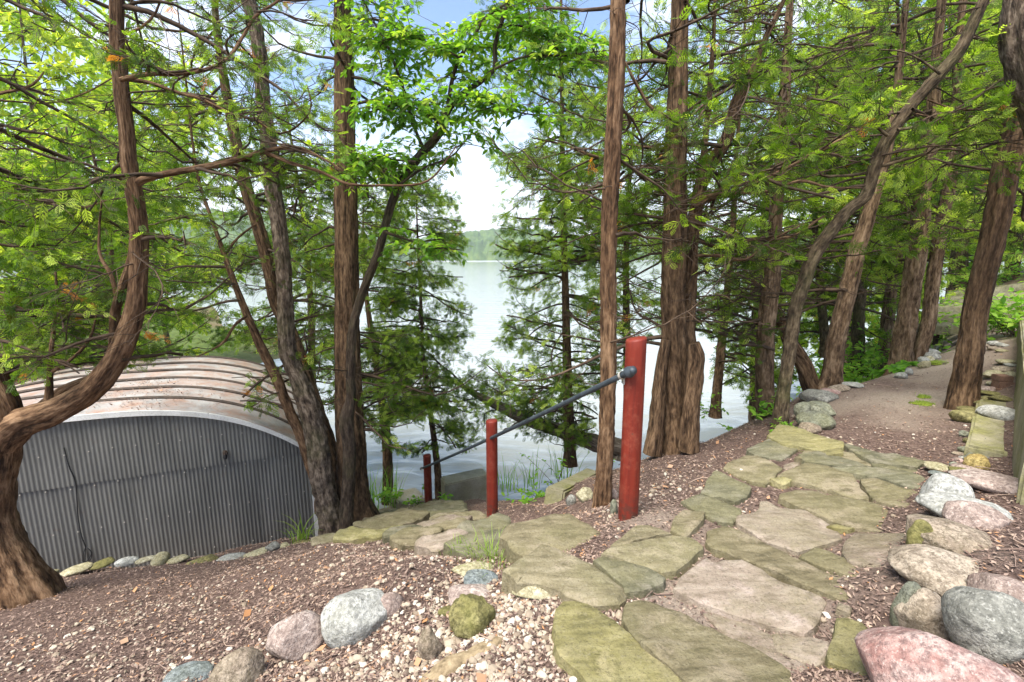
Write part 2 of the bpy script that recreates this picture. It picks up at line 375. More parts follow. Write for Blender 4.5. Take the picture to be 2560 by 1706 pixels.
def m_roof():
    s = NT('roof_sheet'); v = s.co()
    col = s.ramp(s.noise(2.2, 5, .65), (.32, (.22, .20, .185)), (.6, (.40, .38, .36)))
    col = s.mix(s.ramp(s.noise(3.4, 6, .7, s.scale(v, (1, 1, 2))), (.42, 0.0), (.66, .75)), col, (.32, .17, .105))
    col = s.mix(s.ramp(s.noise(40, 4, .7), (.58, 0.0), (.7, .6)), col, (.12, .085, .06))
    return s.done(col, .7, s.bump(s.noise(20, 4), .2, .006), .05, spec=.3)
ROOF = m_roof()
def m_plain(name, c0, c1, sc=8, rough=.8, bump=.3, metal=0, moss=0.0):
    s = NT(name); col = s.ramp(s.noise(sc, 5, .65), (.3, c0), (.7, c1))
    if moss: col = s.mix(s.ramp(s.noise(2.6, 6, .65), (.38, 0.0), (.62, moss)), col, s.ramp(s.noise(30, 4), (.3, (.10, .10, .025)), (.7, (.24, .23, .07))))
    col = s.mix(s.ramp(s.noise(70, 3, .7), (.36, .4), (.48, 0.0)), col, tuple(x * .45 for x in c0))
    return s.done(col, rough, s.bump(s.noise(sc * 3, 5, .7), bump, .01), metal)
CONC = m_plain('concrete_weathered', (.32, .285, .21), (.48, .44, .34), 4, .9, .45, 0, .35)
CONC_MOSS = m_plain('concrete_mossy', (.22, .195, .13), (.38, .34, .24), 4, .9, .5, 0, .85)
DARKW = m_plain('dark_wood', (.045, .03, .022), (.11, .075, .055), 12, .85)
BATTEN = m_plain('batten_dark', (.05, .04, .032), (.12, .09, .07), 14, .85)
WHITEP = m_plain('white_paint_worn', (.55, .54, .51), (.74, .73, .70), 5, .6)
RUSTY = m_plain('rusty_steel', (.11, .055, .035), (.22, .12, .075), 10, .8, .4)
BLACK = m_plain('black_rubber', (.012, .012, .013), (.03, .03, .032), 20, .6, .1)
BRICK = m_plain('brick_brown', (.13, .075, .05), (.24, .14, .095), 20, .9, .4)
CLAMP = m_plain('bare_clamp', (.40, .36, .30), (.60, .56, .50), 20, .5, .2, .2)
MOSS = m_plain('moss_green', (.10, .14, .012), (.24, .30, .03), 30, .95, .8)
CUT = m_plain('cut_wood_grey', (.16, .125, .09), (.33, .27, .20), 25, .9)
print('mats', time.time() - T0)

# ------------------------------------------------------------------ terrain
WATER_Z = -3.4
ST0, SDIR, SW = np.array([.20, 2.85]), np.array([-.40, .917]), np.array([.917, .40])   # stone stair: start, direction down, across
NST = 10
def tread(i): c = ST0 + SDIR * i * .50; return c[0], c[1], -.12 - .25 * i
GP = [(1280,1706,0),(1600,1706,0),(2000,1706,0),(2300,1706,.05),(2560,1706,.35),(2560,1400,.4),(2450,1250,.28),
 (1300,1500,-.05),(1450,1400,-.02),(1570,1300,0),(1700,1420,0),(1950,1500,0),(2100,1400,0),(2200,1250,0),(1900,1250,0),(1700,1250,0),
 (1800,1160,-.02),(2000,1150,0),(2250,1150,.02),(2350,1150,.06),(2000,1040,-.02),(2200,1050,.02),(2400,1020,.06),(2120,960,0),(2300,960,.06),
 (2250,900,.06),(2360,880,.1),(2420,860,.15),(2480,800,.3),(2520,760,.5),(2500,700,1.0),
 (1150,1706,-.06),(1000,1600,-.22),(1100,1500,-.3),(1180,1420,-.3),(850,1706,-.2),(850,1560,-.36),(600,1706,-.3),(300,1706,-.45),(0,1706,-.6),
 (0,1560,-1.05),(300,1560,-.75),(600,1560,-.6),(800,1450,-.72),(1000,1420,-.6),(500,1470,-1.0),(200,1500,-1.1),(700,1380,-1.42),(900,1370,-1.1),
 (400,1412,-1.5),(150,1430,-1.5),(0,1440,-1.5),
 (1450,1290,-.25),(1510,1262,-.4),(1640,1130,-.4),(1700,1130,-.35),(1600,1200,-.25),(1800,1090,-.25),(1910,1035,-.3),(1950,1065,-.15),
 (2030,970,-.1),(2080,966,-.05),(2260,916,.05),(1400,1270,-.9),(1300,1262,-1.5),(1232,1282,-1.1),(1072,1275,-2.55),(1210,1245,-2.3)]
WP = [(-6,9,-3.5),(-2.4,8.6,-3.4),(-.8,8.3,-3.0),(.2,8.4,-3.3),(2,8.8,-3.4),(4,9.8,-3.5),(6,11.4,-3.5),(9,13.8,-3.5),(14,18.3,-3.5),(22,26,-3.5),(40,44,-3.5),
 (2.0,6.2,-1.3),(3.3,7,-1.3),(5,7.6,-1.3),(6.5,8.9,-1.2),(9,11.2,-1.0),(14,16.2,-.9),(.9,6.2,-1.7),(-.3,7.0,-2.3),
 (-6,12,-4.6),(0,12,-4.8),(6,16,-4.8),(14,24,-4.8),(30,40,-5),(59,68,-5),(-29,69,-6),(0,69,-6),(20,69,-6),
 (-2.3,5.6,-2.0),(-4.5,5.2,-2.2),(-6.5,4.2,-2.1),(-3,7.6,-3.2),(-7,7,-3.2),(-9,4,-1.9),(-12,6,-1.6),(-13,12,-2.6),(-10,9.5,-3.5),(-15,20,-3.2),(-12,16,-4.2),(-20,30,-3),(-29,40,-2.5),(-20,45,-5),
 (-29,-8,-.4),(-29,10,-.8),(0,-8,.1),(-8,-8,-.2),(10,-8,1.4),(59,-8,3),(59,20,4),(30,20,3),(59,45,4.5),(40,33,2.5),(20,16,2.0),(14,12.5,1.3),(12,10.5,.9),(30,30,.6),(20,21,.5),
 (6.5,3.6,.95),(9,6.3,1.0),(6,1,.8),(9,2,1.1),(-3,0,-.35),(-6,0,-.8),(0,0,0),(3,0,.1),(-5.5,2.2,-1.1)]
cps = [at_z(u, v, z) for u, v, z in GP] + [np.array(p, float) for p in WP]
for i in range(NST):
    x, y, z = tread(i)
    for k, dz in ((-.88 - .09 * i, .02), (-.6 - .09 * i, -.14), (0, -.16), (.45, -.14), (.68, -.02)): cps.append(np.array([x + SW[0] * k, y + SW[1] * k, z + dz]))
for cx_, cy_, z_ in [(1180,725,-.17),(1000,720,-.36),(780,690,-.37),(640,705,-.52),(540,660,-.55),(470,660,-.73),(380,630,-.75),(300,595,-.94),(150,595,-1.13),(20,605,-1.15),(1290,890,-.12),(1150,830,-.15)]:
    cps.append(at_z(850 + cx_ / 2.722, 1130 + cy_ / 2.722, z_))
cps = np.array(cps)
GX0, GX1, GY0, GY1, GS = -29.0, 59.0, -8.0, 69.0, 0.1
gnx, gny = int((GX1 - GX0) / GS) + 1, int((GY1 - GY0) / GS) + 1
def build_grid():
    vs, es, fs, ov, oe, of = delaunay_2d_cdt([Vector((float(p[0]), float(p[1]))) for p in cps], [], [], 0, 1e-5)
    vs = np.array([v[:] for v in vs]); z = np.array([cps[o[0], 2] for o in ov]); G = np.full((gny, gnx), np.nan)
    for f in fs:
        a, b, c = vs[f[0]], vs[f[1]], vs[f[2]]
        i0 = max(0, int((min(a[0], b[0], c[0]) - GX0) / GS)); i1 = min(gnx - 1, int((max(a[0], b[0], c[0]) - GX0) / GS) + 1)
        j0 = max(0, int((min(a[1], b[1], c[1]) - GY0) / GS)); j1 = min(gny - 1, int((max(a[1], b[1], c[1]) - GY0) / GS) + 1)
        X, Y = np.meshgrid(GX0 + np.arange(i0, i1 + 1) * GS, GY0 + np.arange(j0, j1 + 1) * GS)
        d = (b[1] - c[1]) * (a[0] - c[0]) + (c[0] - b[0]) * (a[1] - c[1])
        if abs(d) < 1e-9: continue
        w0 = ((b[1] - c[1]) * (X - c[0]) + (c[0] - b[0]) * (Y - c[1])) / d
        w1 = ((c[1] - a[1]) * (X - c[0]) + (a[0] - c[0]) * (Y - c[1])) / d; w2 = 1 - w0 - w1
        m = (w0 > -1e-6) & (w1 > -1e-6) & (w2 > -1e-6)
        S = G[j0:j1 + 1, i0:i1 + 1]; S[m] = (w0 * z[f[0]] + w1 * z[f[1]] + w2 * z[f[2]])[m]
    while np.isnan(G).any():
        P = np.pad(G, 1, constant_values=np.nan); st = np.stack([P[:-2, 1:-1], P[2:, 1:-1], P[1:-1, :-2], P[1:-1, 2:]])
        with np.errstate(all='ignore'):
            import warnings; warnings.simplefilter('ignore'); mm = np.nanmean(st, 0)
        k = np.isnan(G); G[k] = mm[k]
    for _ in range(3):
        P = np.pad(G, 1, mode='edge'); G = (P[1:-1, 1:-1] * 2 + P[:-2, 1:-1] + P[2:, 1:-1] + P[1:-1, :-2] + P[1:-1, 2:]) / 6
    return G
GRID = build_grid()
def gz(x, y):
    x = np.asarray(x, float); y = np.asarray(y, float)
    fx = np.clip((x - GX0) / GS, 0, gnx - 1.001); fy = np.clip((y - GY0) / GS, 0, gny - 1.001)
    i = fx.astype(int); j = fy.astype(int); a = fx - i; b = fy - j
    return (GRID[j, i] * (1 - a) + GRID[j, i + 1] * a) * (1 - b) + (GRID[j + 1, i] * (1 - a) + GRID[j + 1, i + 1] * a) * b
_YS = np.concatenate([np.arange(.6, 14, .01), np.arange(14, 60, .05)])
def hit(u, v, up=0.0):
    """point of the ground seen at a pixel of the photograph"""
    d = ray(u, v); P = np.array([0, 0, EYE]) + d[None] * (_YS / d[1])[:, None]
    k = np.nonzero(P[:, 2] <= gz(P[:, 0], P[:, 1]) + up)[0]
    return P[k[0]] if len(k) else P[-1]
def grow(lo, hi, step, far_lo, far_hi, g=1.16):
    a = list(np.arange(lo, hi + step / 2, step)); s = step
    while a[-1] < far_hi: s *= g; a.append(a[-1] + s)
    s = step
    while a[0] > far_lo: s *= g; a.insert(0, a[0] - s)
    return np.array(a)
def gnoise(xx, yy):
    near = np.exp(-((xx - 1) ** 2 + (yy - 4) ** 2) / 150); p = np.stack([xx, yy, 0 * xx], -1)
    dm = np.full(np.shape(xx), 9e9); Q = [(.5, 1.2), (.9, 2.2), (1.7, 3.0), (2.7, 4.0), (4, 5.2), (6, 7), (9, 9.5)]
    for (ax, ay), (bx, by) in zip(Q[:-1], Q[1:]):
        t = np.clip(((xx - ax) * (bx - ax) + (yy - ay) * (by - ay)) / ((bx - ax) ** 2 + (by - ay) ** 2), 0, 1); dm = np.minimum(dm, np.hypot(xx - ax - t * (bx - ax), yy - ay - t * (by - ay)))
    near = near * (1 - .8 * np.clip((1.35 - dm) / .35, 0, 1))
    return near * (.022 * fbm(p * 3.1, 4, 3) + .012 * fbm(p * 14, 8, 2))
def gzn(x, y): return gz(x, y) + gnoise(np.asarray(x, float), np.asarray(y, float))
def sandf(x, y):
    sand = np.zeros(np.shape(x))
    for (u, v, r, a) in [(2230,1000,.75,.9),(2130,1010,.5,.5),(2330,930,1.3,1),(2400,880,1.7,1),(2250,890,1.0,.9),(2450,840,1.6,1),(1600,1400,.35,.5),(1700,1460,.5,.6),(1950,1500,.7,.35),(1700,1300,.4,.5),(1400,1480,.25,.4),(1900,1330,.6,.3),(2140,1500,.5,.3)]:
        c = at_z(u, v, 0.03); sand = np.maximum(sand, a * np.exp(-((x - c[0]) ** 2 + (y - c[1]) ** 2) / r ** 2))
    return np.clip(sand + .35 * fbm(np.stack([x * 2.5, y * 2.5, 0 * x], -1), 31, 3) * (sand > .08), 0, 1)
def build_ground():
    X = grow(-6, 8, .07, -900, 900); Y = grow(1.2, 11, .07, -60, 900)
    xx, yy = np.meshgrid(X, Y); z = gz(xx, yy)
    z = z + gnoise(xx, yy)
    V = np.stack([xx, yy, z], -1).reshape(-1, 3); nx, ny = len(X), len(Y)
    i = (np.arange(ny - 1)[:, None] * nx + np.arange(nx - 1)[None]).ravel()
    F = np.stack([i, i + 1, i + 1 + nx, i + nx], -1)
    # bare trodden sand on the path, grass beyond, lake bed under water
    sand = sandf(V[:, 0], V[:, 1])
    green = np.clip((V[:, 1] + V[:, 0] - 18.5) / 2, 0, 1) * np.clip((np.abs(V[:, 0] - V[:, 1]) - .6) / .5, 0, 1) * (V[:, 2] > WATER_Z)
    green = np.maximum(green, np.clip((-V[:, 0] - 9) / 2, 0, 1) * (V[:, 2] > WATER_Z))
    bed = np.clip((WATER_Z + .15 - V[:, 2]) / .2, 0, 1)
    o = part('ground', V, F, m_ground(), smooth=True, attrs=dict(sand=sand, green=green, bed=bed), loc=(0, 0, 0))
    tag(o, 'brown mulch covered ground sloping down to the lake', 'ground', kind='structure')
build_ground()
print('ground', time.time() - T0)

# ------------------------------------------------------------------ water, far shore
def m_water():
    s = NT('lake_water'); s.co(False)
    sep = s.n('ShaderNodeSeparateXYZ'); s.l(s.co(), sep.inputs[0])
    n1 = s.noise(1.0, 4, .6, s.scale(s.co(), (1.1, 3.2, 1))); n2 = s.noise(1.0, 3, .6, s.scale(s.co(), (.35, 1.3, 1)))
    s.b.inputs['Transmission Weight'].default_value = 0.0; s.b.inputs['IOR'].default_value = 1.33
    nn = s.bump(n2, .5, .16, s.bump(n1, .6, .06))
    return s.done((.34, .36, .34), .05, nn, spec=.5)
def build_water():
    X = grow(-8, 8, .13, -900, 900, 1.13); Y = grow(7, 16, .11, 3, 1400, 1.12)
    xx, yy = np.meshgrid(X, Y); p = np.stack([xx * .9 + .35 * yy, yy * 2.1 - .3 * xx, 0 * xx], -1)
    fade = np.exp(-np.maximum(yy - 14, 0) / 20) * np.exp(-np.maximum(np.abs(xx) - 10, 0) / 20)
    z = WATER_Z + fade * (.055 * fbm(p * .8, 77, 2) + .030 * fbm(p * 2.1, 78, 2))
    V = np.stack([xx, yy, z], -1).reshape(-1, 3); nx = len(X)
    i = (np.arange(len(Y) - 1)[:, None] * nx + np.arange(nx - 1)[None]).ravel()
    o = part('water', V, np.stack([i, i + 1, i + 1 + nx, i + nx], -1), m_water(), smooth=True, loc=(0, 0, 0))
    tag(o, 'rippling lake water glinting white behind the trees', 'lake', kind='structure')
build_water()
def build_far_shore():
    s = NT('far_wood'); s.co(False)
    col = s.ramp(s.noise(.12, 5, .7), (.3, (.035, .065, .02)), (.5, (.075, .13, .03)), (.72, (.16, .21, .05)))
    m = s.done(col, 1.0, spec=.05)
    n = 460; a = np.linspace(-1.35, 1.05, n)                     # bearing from the camera
    R = 430 + 90 * np.sin(a * 2.3 + .4) + 25 * vn(np.stack([a * 9, a * 0, a * 0], -1), 3)
    H = 20 + 10 * vn(np.stack([a * 4, a * 0, a * 0], -1), 5) + 14 * np.exp(-((a + .55) / .3) ** 2)
    rows = 16; t = np.linspace(0, 1, rows)
    aa, tt = np.meshgrid(a, t); rr = R[None] + 120 * tt ** 1.3
    zz = WATER_Z + .6 + H[None] * np.sin(np.clip(tt * 1.25, 0, 1) * math.pi / 2) ** .8 * np.minimum(1, tt * 6 + .0)
    P = np.stack([np.sin(aa) * rr, np.cos(aa) * rr, zz], -1)
    k = (tt > .02)
    P[..., 2] += k * (5.5 * np.abs(fbm(P * np.array([.10, .10, .0]), 61, 3)) + 1.5 * fbm(P * .5, 62, 2))
    P[..., :2] *= (1 + .004 * fbm(P * .11, 63, 3))[..., None]
    V = P.reshape(-1, 3); i = (np.arange(rows - 1)[:, None] * n + np.arange(n - 1)[None]).ravel()
    o = part('hills', V, np.stack([i, i + 1, i + 1 + n, i + n], -1), m, smooth=False, loc=(0, 0, 0))
    tag(o, 'wooded far shore of the lake fading into haze', 'far shore', kind='structure')
build_far_shore()

_ico = {}
def ico(n):
    if n not in _ico:
        bm = bmesh.new(); bmesh.ops.create_icosphere(bm, subdivisions=n, radius=1)
        _ico[n] = (np.array([v.co[:] for v in bm.verts]), np.array([[v.index for v in f.verts] for f in bm.faces])); bm.free()
    return _ico[n]

# ------------------------------------------------------------------ boathouse
BE = np.array([.9207, .3902, 0]); BA = np.array([-.3902, .9207, 0]); BC = np.array([-2.75, 6.1, 0]); BW, BL = 5.0, 3.1
def bp(t, s, z):
    t, s, z = np.broadcast_arrays(np.asarray(t, float), np.asarray(s, float), np.asarray(z, float))
    return BC - BE * t[..., None] + BA * s[..., None] + np.array([0, 0, 1.]) * z[..., None]
def zarc(t): return -.93 + .76 * (1 - np.abs((np.asarray(t, float) - 2.5) / 2.5) ** 3.0)
def on_wall(u, v, off=.03):
    d = ray(u, v); o = np.array([0, 0, EYE]); k = np.dot(BC - BA * off - o, BA) / np.dot(d, BA); return o + d * k
def grid_faces(nr, nc):
    i = (np.arange(nr - 1)[:, None] * nc + np.arange(nc - 1)[None]).ravel(); return np.stack([i, i + 1, i + 1 + nc, i + nc], -1)
def build_boathouse():
    b = thing('boathouse', 'grey corrugated metal boathouse with low rounded roof below the bank', 'boathouse', bp(2.5, 0, -2.4))
    pitch, amp = .044, .0055; w = .66
    for k in range(8):                                    # lower row of sheets, then the upper row lapping over them
        for row in (0, 1):
            t0 = max(k * w - .03 - .15 * row, 0); t1 = min(k * w + w - .15 * row, BW)
            if t1 - t0 < .08: continue
            n = int((t1 - t0) / pitch * 6); t = np.linspace(t0, t1, n)
            s = -amp * np.cos(t / pitch * 2 * math.pi) - .004 * (k % 2) - .017 * row
            if row == 0: zs = np.linspace(-2.36, -.975, 5)[:, None] + 0 * t
            else:
                top = zarc(t) - .01
                zs = -.99 + .004 * np.sin(t * 9) + np.linspace(0, 1, 4)[:, None] * (np.maximum(top, -.985) + .99)
            nz = zs.shape[0]
            wob = .006 * fbm(np.stack([t + 0 * zs, zs * 2, 0 * zs + row], -1), 5, 2)
            part('corrugated_sheet', bp(t + 0 * zs, s + wob, zs).reshape(-1, 3), grid_faces(nz, n), TIN, b, True)
    D_, F_ = ico(1); sc = [(t_, z_) for z_ in (-1.02, -1.55, -2.1, -.6) for t_ in np.arange(.08, BW, .22) if z_ < zarc(t_) - .08]
    VV = np.concatenate([D_ * .008 + bp(t_, -.022 - (.012 if z_ > -1 else 0), z_ + .01 * math.sin(t_ * 7)) for t_, z_ in sc]); FF = np.concatenate([F_ + 12 * k for k in range(len(sc))])
    o = part('screws', VV, FF, CLAMP, b); o['kind'] = 'stuff'
    # backing wall behind the sheets
    t = np.linspace(0, BW, 30); V = np.concatenate([bp(t, .05, -2.4), bp(t, .05, zarc(t) - .02)])
    part('gable_wall', V, grid_faces(2, 30), DARKW, b)
    for t0, nm in ((0, 'side_wall'), (BW, 'side_wall')):
        V, F = box(bp(t0 + (.03 if t0 == 0 else -.03), BL / 2 + .04, -1.69), (.05, BL, 1.42), np.array([BE, BA, [0, 0, 1]])); part(nm, V, F, WHITEP, b)
    V, F = box(bp(-.045, .03, -1.66), (.07, .09, 1.40), np.array([BE, BA, [0, 0, 1]])); part('corner_board', V, F, WHITEP, b)
    V, F, fl = limb_mesh([(*bp(-.16, .10, -1.0), .035), (*bp(-.165, .10, -1.5), .035), (*bp(-.17, .10, -2.05), .035)], 10, .1, 0, seed=1); part('downpipe', V, F, RUSTY, b, True)
    V, F = box(bp(2.45, .01, -2.40), (4.9, .12, .08), np.array([BE, BA, [0, 0, 1]])); part('sill_beam', V, F, RUSTY, b)
    # roof sheets between battens
    nseg = 60; tt = np.linspace(-.14, BW + .14, nseg)
    def zr(t): return zarc(np.clip(t, 0, BW)) - .06 * np.maximum(np.abs(t - 2.5) - 2.5, 0) / .14
    edges = np.linspace(-.075, BL + .12, 7)
    for k in range(6):
        s0, s1 = edges[k], edges[k + 1]; ss = np.linspace(s0 + .002, s1 - .002, 5)
        S, T = np.meshgrid(ss, tt, indexing='ij')
        Z = zr(T) + .008 * fbm(np.stack([T * 2, S * 3, 0 * T], -1), 12, 2) + .012
        top = bp(T, S, Z).reshape(-1, 3); bot = bp(T, S, Z - .018).reshape(-1, 3); n = len(top)
        F = np.concatenate([grid_faces(5, nseg), grid_faces(5, nseg)[:, ::-1] + n])
        e = np.arange(nseg - 1); F = np.concatenate([F, np.stack([e, e + n, e + 1 + n, e + 1], -1)])
        part('roof_panel', np.concatenate([top, bot]), F, ROOF, b, True)
    for k in range(1, 7):
        s = edges[k] - (.03 if k == 6 else 0)
        C = bp(tt, s, zr(tt) + .026)[None]; V, F = tubes(C, np.full((1, nseg), .021), 6); part('roof_batten', V, F, BATTEN, b, False)
    V = np.concatenate([bp(tt, -.080, zr(tt) + .016), bp(tt, -.080, zr(tt) - .045), bp(tt, -.060, zr(tt) + .016), bp(tt, -.060, zr(tt) - .045)])
    i = np.arange(nseg - 1); F = np.concatenate([np.stack([i + nseg, i + 1 + nseg, i + 1, i], -1), np.stack([i + 2 * nseg, i + 1 + 2 * nseg, i + 1 + 3 * nseg, i + 3 * nseg], -1),
        np.stack([i, i + 1, i + 1 + 2 * nseg, i + 2 * nseg], -1), np.stack([i + nseg, i + 3 * nseg, i + 1 + 3 * nseg, i + 1 + nseg], -1)])
    part('fascia', V, F, WHITEP, b)
    # debris caught on the roof
    r = rs(5); n = 700; k = r.random(n); T = np.clip(1.9 + r.normal(0, .45, n) + .25 * (k - .5), 0.1, 3.9); S = .0 + 1.6 * k + r.normal(0, .08, n)
    V, F, ti = flakes(bp(T, S, zr(T) + .03), r, .015, .05, .5)
    o = part('leaf_litter', V, F, CHIP, b, attrs=dict(tint=ti)); o['kind'] = 'stuff'
    # wire hanging down the sheets and a bare lamp holder
    pts = [(160,1120),(172,1165),(188,1205),(192,1250),(196,1300),(205,1345),(214,1368)]
    P = np.array([[*on_wall(u, v, .03), .006] for u, v in pts]); V, F, fl = limb_mesh(P, 6, .04, 0, seed=2)
    c = part('cable', V, F, BLACK, None, True); tag(c, 'black cable hanging down the corrugated boathouse wall', 'cable')
    for q, off in ((0, 0), (1, 6)):
        lp = [(214,1368),(207 + off,1390),(210 + off,1408),(220,1400 + off),(228,1380),(216,1369)]
        P = np.array([[*on_wall(u, v, .035), .005] for u, v in lp]); V, F, fl = limb_mesh(P, 6, .03, 0, seed=3); part('loop', V, F, BLACK, c, True)
    p = on_wall(563, 1133, .05)
    V, F = bbox_mesh(p, (.05, .05, .06), None, .012, 1, .001); l = part('lamp_holder', V, F, DARKW, None); tag(l, 'small dark lamp holder on the corrugated boathouse wall', 'lamp')
    V, F, fl = limb_mesh([(*(p + [0, 0, -.02]), .022), (*(p + [0, -.01, -.05]), .026), (*(p + [0, -.01, -.075]), .02)], 10, .01, 0); part('socket', V, F, BLACK, l, True)
def flakes(P, r, lo, hi, tilt=.35, wide=.3):
    n = len(P); L = r.uniform(lo, hi, n); W = L * r.uniform(wide * .5, wide * 1.3, n); a = r.uniform(0, 2 * math.pi, n)
    X = np.stack([np.cos(a), np.sin(a), r.normal(0, tilt, n)], -1); X = norm(X); Y = norm(np.cross(np.stack([r.normal(0, tilt, n), r.normal(0, tilt, n), np.ones(n)], -1), X))
    N = np.cross(X, Y)
    b = r.uniform(-.12, .18, n)
    V = np.stack([P - X * L[:, None] / 2, P + Y * W[:, None] / 2 + N * (b * L)[:, None], P + X * L[:, None] / 2, P - Y * W[:, None] / 2 + N * (b * L)[:, None] * .6], 1).reshape(-1, 3)
    F = np.arange(n)[:, None] * 4 + np.array([[0, 1, 2, 3]]); F = F.reshape(-1, 4)
    F = np.concatenate([F[:, [0, 1, 3]], F[:, [1, 2, 3]]])
    return V, F, np.repeat(r.random(n), 4)
build_boathouse()

def ramp_wall():
    c = bp(-.42, .55, -2.55); V, F = bbox_mesh(c, (.5, 1.5, 1.5), np.array([BE, BA, [0, 0, 1]]), .03, 5, .02, 4)
    V[:, 2] += np.where(V[:, 2] > -2.2, -.3 * np.clip((V - bp(-.2, 0, 0)) @ BE, 0, .6), 0)
    tag(part('sea_wall', V, F, WHITEP), 'whitewashed concrete block between the boathouse and the forked trees', 'concrete wall')
ramp_wall()

# ------------------------------------------------------------------ stones
def slab_mesh(P3, th=.07, seed=0, rough=.005, step=.04, ragged=.010, ledge=.006, rim=(.008, .006)):
    P3 = np.asarray(P3, float)
    A = np.c_[P3[:, :2], np.ones(len(P3))]; co = np.linalg.lstsq(A, P3[:, 2], rcond=None)[0]
    pz = lambda q: q[:, 0] * co[0] + q[:, 1] * co[1] + co[2]
    P = P3[:, :2]; area = 0.5 * np.sum(P[:, 0] * np.roll(P[:, 1], -1) - np.roll(P[:, 0], -1) * P[:, 1])
    if area < 0: P = P[::-1]; area = -area
    st = max(step * .8, math.sqrt(area) / 20)
    B = []
    for a, b in zip(P, np.roll(P, -1, 0)):
        n = max(1, int(np.linalg.norm(b - a) / st)); B += [a + (b - a) * k / n for k in range(n)]
    B = np.array(B)
    B = .86 * B + .07 * np.roll(B, 1, 0) + .07 * np.roll(B, -1, 0)
    q = np.c_[B, np.full(len(B), seed * 1.37)]
    T = norm(np.roll(B, -1, 0) - np.roll(B, 1, 0)); N = np.stack([-T[:, 1], T[:, 0]], -1)        # inward
    B = B + N * (ragged * fbm(q * np.array([9, 9, 1]), seed, 3) - .009)[:, None]
    I = B + N * rim[0]
    g = np.arange(B[:, 0].min(), B[:, 0].max(), st * 1.5); h = np.arange(B[:, 1].min(), B[:, 1].max(), st * 1.5)
    gx, gy = np.meshgrid(g, h); r = rs(seed); pts = np.c_[gx.ravel(), gy.ravel()] + r.uniform(-.3, .3, (gx.size, 2)) * st
    x, y = pts[:, 0:1], pts[:, 1:2]; x1, y1 = I[:, 0], I[:, 1]; x2, y2 = np.roll(x1, -1), np.roll(y1, -1)
    with np.errstate(all='ignore'): cr = ((y1 > y) != (y2 > y)) & (x < (x2 - x1) * (y - y1) / (y2 - y1) + x1)
    ins = cr.sum(1) % 2 == 1; dm = np.sqrt((x - x1) ** 2 + (y - y1) ** 2).min(1); pts = pts[ins & (dm > st * .6)]
    allp = np.concatenate([I, pts]); m = len(I)
    vs, es, fs, ov, oe, of = delaunay_2d_cdt([Vector(map(float, p)) for p in allp], [(k, (k + 1) % m) for k in range(m)], [], 1, 1e-6)
    top = np.array([v[:] for v in vs]); src = [o[0] if len(o) else -1 for o in ov]
    qq = np.c_[top, np.full(len(top), seed * 2.1)]
    led = fbm(qq * np.array([2.6, 4.2, 1]), seed + 40, 3)
    z = pz(top) + rough * fbm(qq * np.array([11, 11, 1]), seed + 1, 3) + ledge * (np.tanh(22 * (led - .15)) + .7 * np.tanh(22 * (led + .35)))
    V = [np.c_[top, z]]; F = [np.array([f for f in fs if len(f) == 3])]
    inv = {s: k for k, s in enumerate(src) if s >= 0}
    ring = np.array([inv.get(k, 0) for k in range(m)]); n0 = len(top)
    zo = z[ring] - rim[1]
    V.append(np.c_[B, zo]); V.append(np.c_[B - N * .012, pz(B) - th]); k = np.arange(m); k2 = (k + 1) % m
    F4 = np.concatenate([np.stack([n0 + k, n0 + k2, ring[k2], ring[k]], -1), np.stack([n0 + m + k, n0 + m + k2, n0 + k2, n0 + k], -1)])
    return np.concatenate(V), [F[0], F4]
def C2(pts): return [(850 + x / 2.722, 1130 + y / 2.722) for x, y in pts]
def C3(pts): return [(1700 + x / 2.722, 1130 + y / 2.722) for x, y in pts]
def DI(pts): return [(x * 1.088, y * 1.088) for x, y in pts]
path = thing('stone_path', 'crazy paved path of mossy olive and tan flagstones', 'path', (1.2, 2.6, 0), kind='structure')
